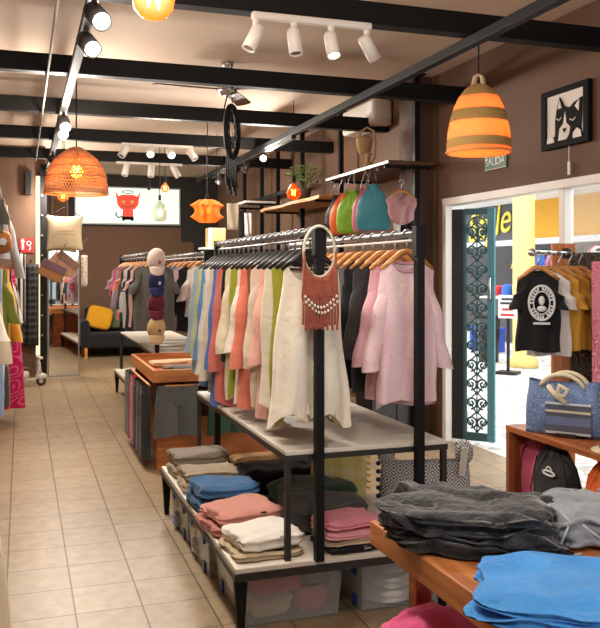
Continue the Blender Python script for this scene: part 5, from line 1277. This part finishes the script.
# deep corner by the wall shelving: cabinet with box, hanging canvas pieces
t = T('display_pillar', 'slim black display pillar holding a pale cardboard box', 'pillar', (2.62, 11.55, 0))
ob('column', MB().box((0, 0, 0.9), (0.24, 0.24, 1.8)), BLACK, t); ob('top_plate', MB().box((0, 0, 1.82), (0.42, 0.30, 0.03)), WHITE, t)
t = T('cardboard_box', 'pale cardboard box standing on the slim black pillar', 'box', (2.62, 11.52, 1.836))
ob('carton', MB().box((0, 0, 0.135), (0.25, 0.2, 0.27)), plain((196, 168, 116), 0.8), t, bevel=0.004)
ob('side_flap', MB().box((-0.105, -0.103, 0.135), (0.05, 0.006, 0.27)), plain((226, 216, 186), 0.8), t)
for i, (l, x, y, z, w_, h_, c) in enumerate([('cream canvas banner hanging in the deep corner by the shelves', 2.58, 10.35, 2.03, 0.15, 0.34, (216, 204, 178)), ('narrow cream pennant hanging beside the canvas banner', 2.40, 10.5, 2.18, 0.07, 0.22, (206, 196, 172)),
                                            ('white small garment hanging below the small white shelf', 3.12, 11.6, 2.0, 0.10, 0.34, (206, 196, 196)), ('black small garment hanging next to the white one', 3.12, 11.95, 2.0, 0.10, 0.4, (30, 28, 28))]):
    t = T('hanging_cloth', l, 'cloth', (x, y, z))
    ob('cloth', MB().grid(lambda u, v: (w_ * (u - 0.5) * (0.9 + 0.15 * v), 0.012 * math.sin(u * 9 + v * 3), h_ * v), 12, 8), fab(c), t, smooth=True, solid=0.008)
    ob('loop', MB().tube([(0, 0, h_), (0, 0, 3.27 - z if i < 2 else h_ + 0.12)], 0.004, 5), BLACK, t)

# ================================================================== STREET OUTSIDE: THE SHOP ACROSS
t = T('shop_sign', 'dark fascia sign of the shop across with yellow script lettering', 'sign', (8.95, 15.3, 2.45), -PI / 2)
ob('fascia', MB().box((0, 0.03, 0), (3.5, 0.08, 0.7)), plain((72, 68, 72), 0.6), t)
lt = ob('lettering', text_mesh('Style', 0.84, 0.01, plain((232, 216, 40), 0.5), 0.3), None, t, loc=(0.70, -0.03, -0.02), rot=(PI / 2, -0.12, 0))
OUTC = [(214, 60, 70), (60, 110, 190), (240, 200, 60), (236, 236, 236), (40, 40, 44), (222, 130, 160), (70, 150, 110), (240, 240, 236), (200, 90, 40)]
names = ['red', 'blue', 'yellow', 'white', 'black', 'pink', 'green', 'ivory', 'rust']
t = T('display_counter', 'white display counter in the shop across the walkway', 'counter', (10.0, 14.2, 0))
ob('counter_body', MB().box((0, 0, 0.45), (0.5, 4.2, 0.9)), plain((64, 62, 64), 0.6), t); ob('counter_top', MB().box((0, 0, 0.92), (0.56, 4.3, 0.04)), WHITE, t)
t = T('display_counter', 'long shelf of goods under the yellow wall across the walkway', 'counter', (9.5, 10.1, 0))
ob('counter_body', MB().box((0, 0, 0.775), (0.5, 3.6, 1.55)), plain((84, 80, 78), 0.6), t); ob('counter_top', MB().box((0, 0, 1.57), (0.56, 3.7, 0.04)), WHITE, t)
for i in range(9):
    y = 15.9 - 0.42 * i
    t = T('folded_pile', names[i] + ' pile of goods on the white counter of the shop across', 'goods', (10.0, y, 0.94))
    ob('goods', MB().blob((0, 0, 0.12 + 0.02 * (i % 3)), (0.14, 0.16, 0.12 + 0.02 * (i % 3)), 0.5, 0.02, i), fab(OUTC[i]), t, smooth=True)
    ob('base_tray', MB().box((0, 0, 0.01), (0.3, 0.34, 0.02)), WHITE, t)
for i in range(9):
    y = 15.8 - 0.4 * i
    t = T('hung_garment', names[(i * 4 + 2) % 9] + ' garment hung high inside the shop across', 'garment', (10.45, y, 1.85))
    ob('cloth', garment(w=0.36, Ln=0.62, sleeve=(0.25, 0.08), th=0.1, seed=300 + i), fab(OUTC[(i * 4 + 2) % 9]), t, rz=PI / 2, smooth=True)
    ob('hook', MB().tube([(0, 0, -0.02), (0, 0, 0.10), (0.15, 0, 0.10)], 0.008, 6), BLACK, t)
for i, (y, c, n_) in enumerate([(11.87, (236, 236, 236), 'white'), (11.4, (60, 170, 90), 'green'), (10.95, (236, 236, 230), 'cream'), (10.55, (240, 240, 240), 'snowy'), (10.15, (240, 224, 190), 'sandy'), (9.75, (240, 120, 90), 'coral'), (9.3, (70, 120, 200), 'blue'), (8.85, (236, 232, 224), 'ivory')]):
    t = T('beach_ball', n_ + ' round beach toy on the goods shelf under the yellow wall', 'ball', (9.4, y, 1.59))
    ob('ball', MB().blob((0, 0, 0.17), (0.17, 0.17, 0.17)), plain(c, 0.4), t, smooth=True)
    ob('stripe', MB().tube([(0.17 * math.cos(a), 0, 0.17 + 0.17 * math.sin(a)) for a in [2 * PI * k / 24 for k in range(24)]], 0.02, 6, True), plain(OUTC[(i * 2) % 9], 0.4), t, smooth=True)
t = T('notice_board', 'white standing notice with red lines on the walkway outside', 'sign', (6.72, 10.45, 0), -0.9)
ob('panel', MB().box((0, 0, 0.98), (0.28, 0.02, 0.34)), plain((238, 234, 230), 0.5), t)
ob('stand', MB().box((0, 0.02, 0.42), (0.04, 0.03, 0.84)).box((0, 0.02, 0.02), (0.3, 0.25, 0.04)), BLK, t)
nl = [(-0.0, 1.09, 0.18, (60, 60, 64)), (0, 1.03, 0.22, (60, 60, 64)), (0, 0.94, 0.16, (206, 50, 56)), (0, 0.86, 0.20, (206, 50, 56))]
for x, z, w_, c in nl: ob('printed_line', MB().box((x, -0.012, z), (w_, 0.004, 0.03)), plain(c, 0.5), t)
t = T('street_bench', 'blue bench by the shop across the walkway', 'bench', (8.3, 13.6, 0), 0.2)
ob('seat', MB().box((0, 0, 0.42), (0.3, 0.7, 0.05)), plain((60, 90, 190), 0.5), t)
for y in (-0.3, 0.3): ob('leg', MB().box((0, y, 0.2), (0.28, 0.05, 0.4)), plain((60, 90, 190), 0.5), t)
t = T('litter_bin', 'black litter bin beside the blue bench outside', 'bin', (7.35, 12.0, 0))
ob('body', MB().lathe([(0, 0), (0.16, 0), (0.19, 0.75), (0.17, 0.75), (0.15, 0.1), (0, 0.1)], 20), BLK, t, smooth=True); ob('rim', MB().tube([(0.185 * math.cos(a), 0.185 * math.sin(a), 0.75) for a in [2 * PI * k / 24 for k in range(24)]], 0.012, 6, True), DARK, t)
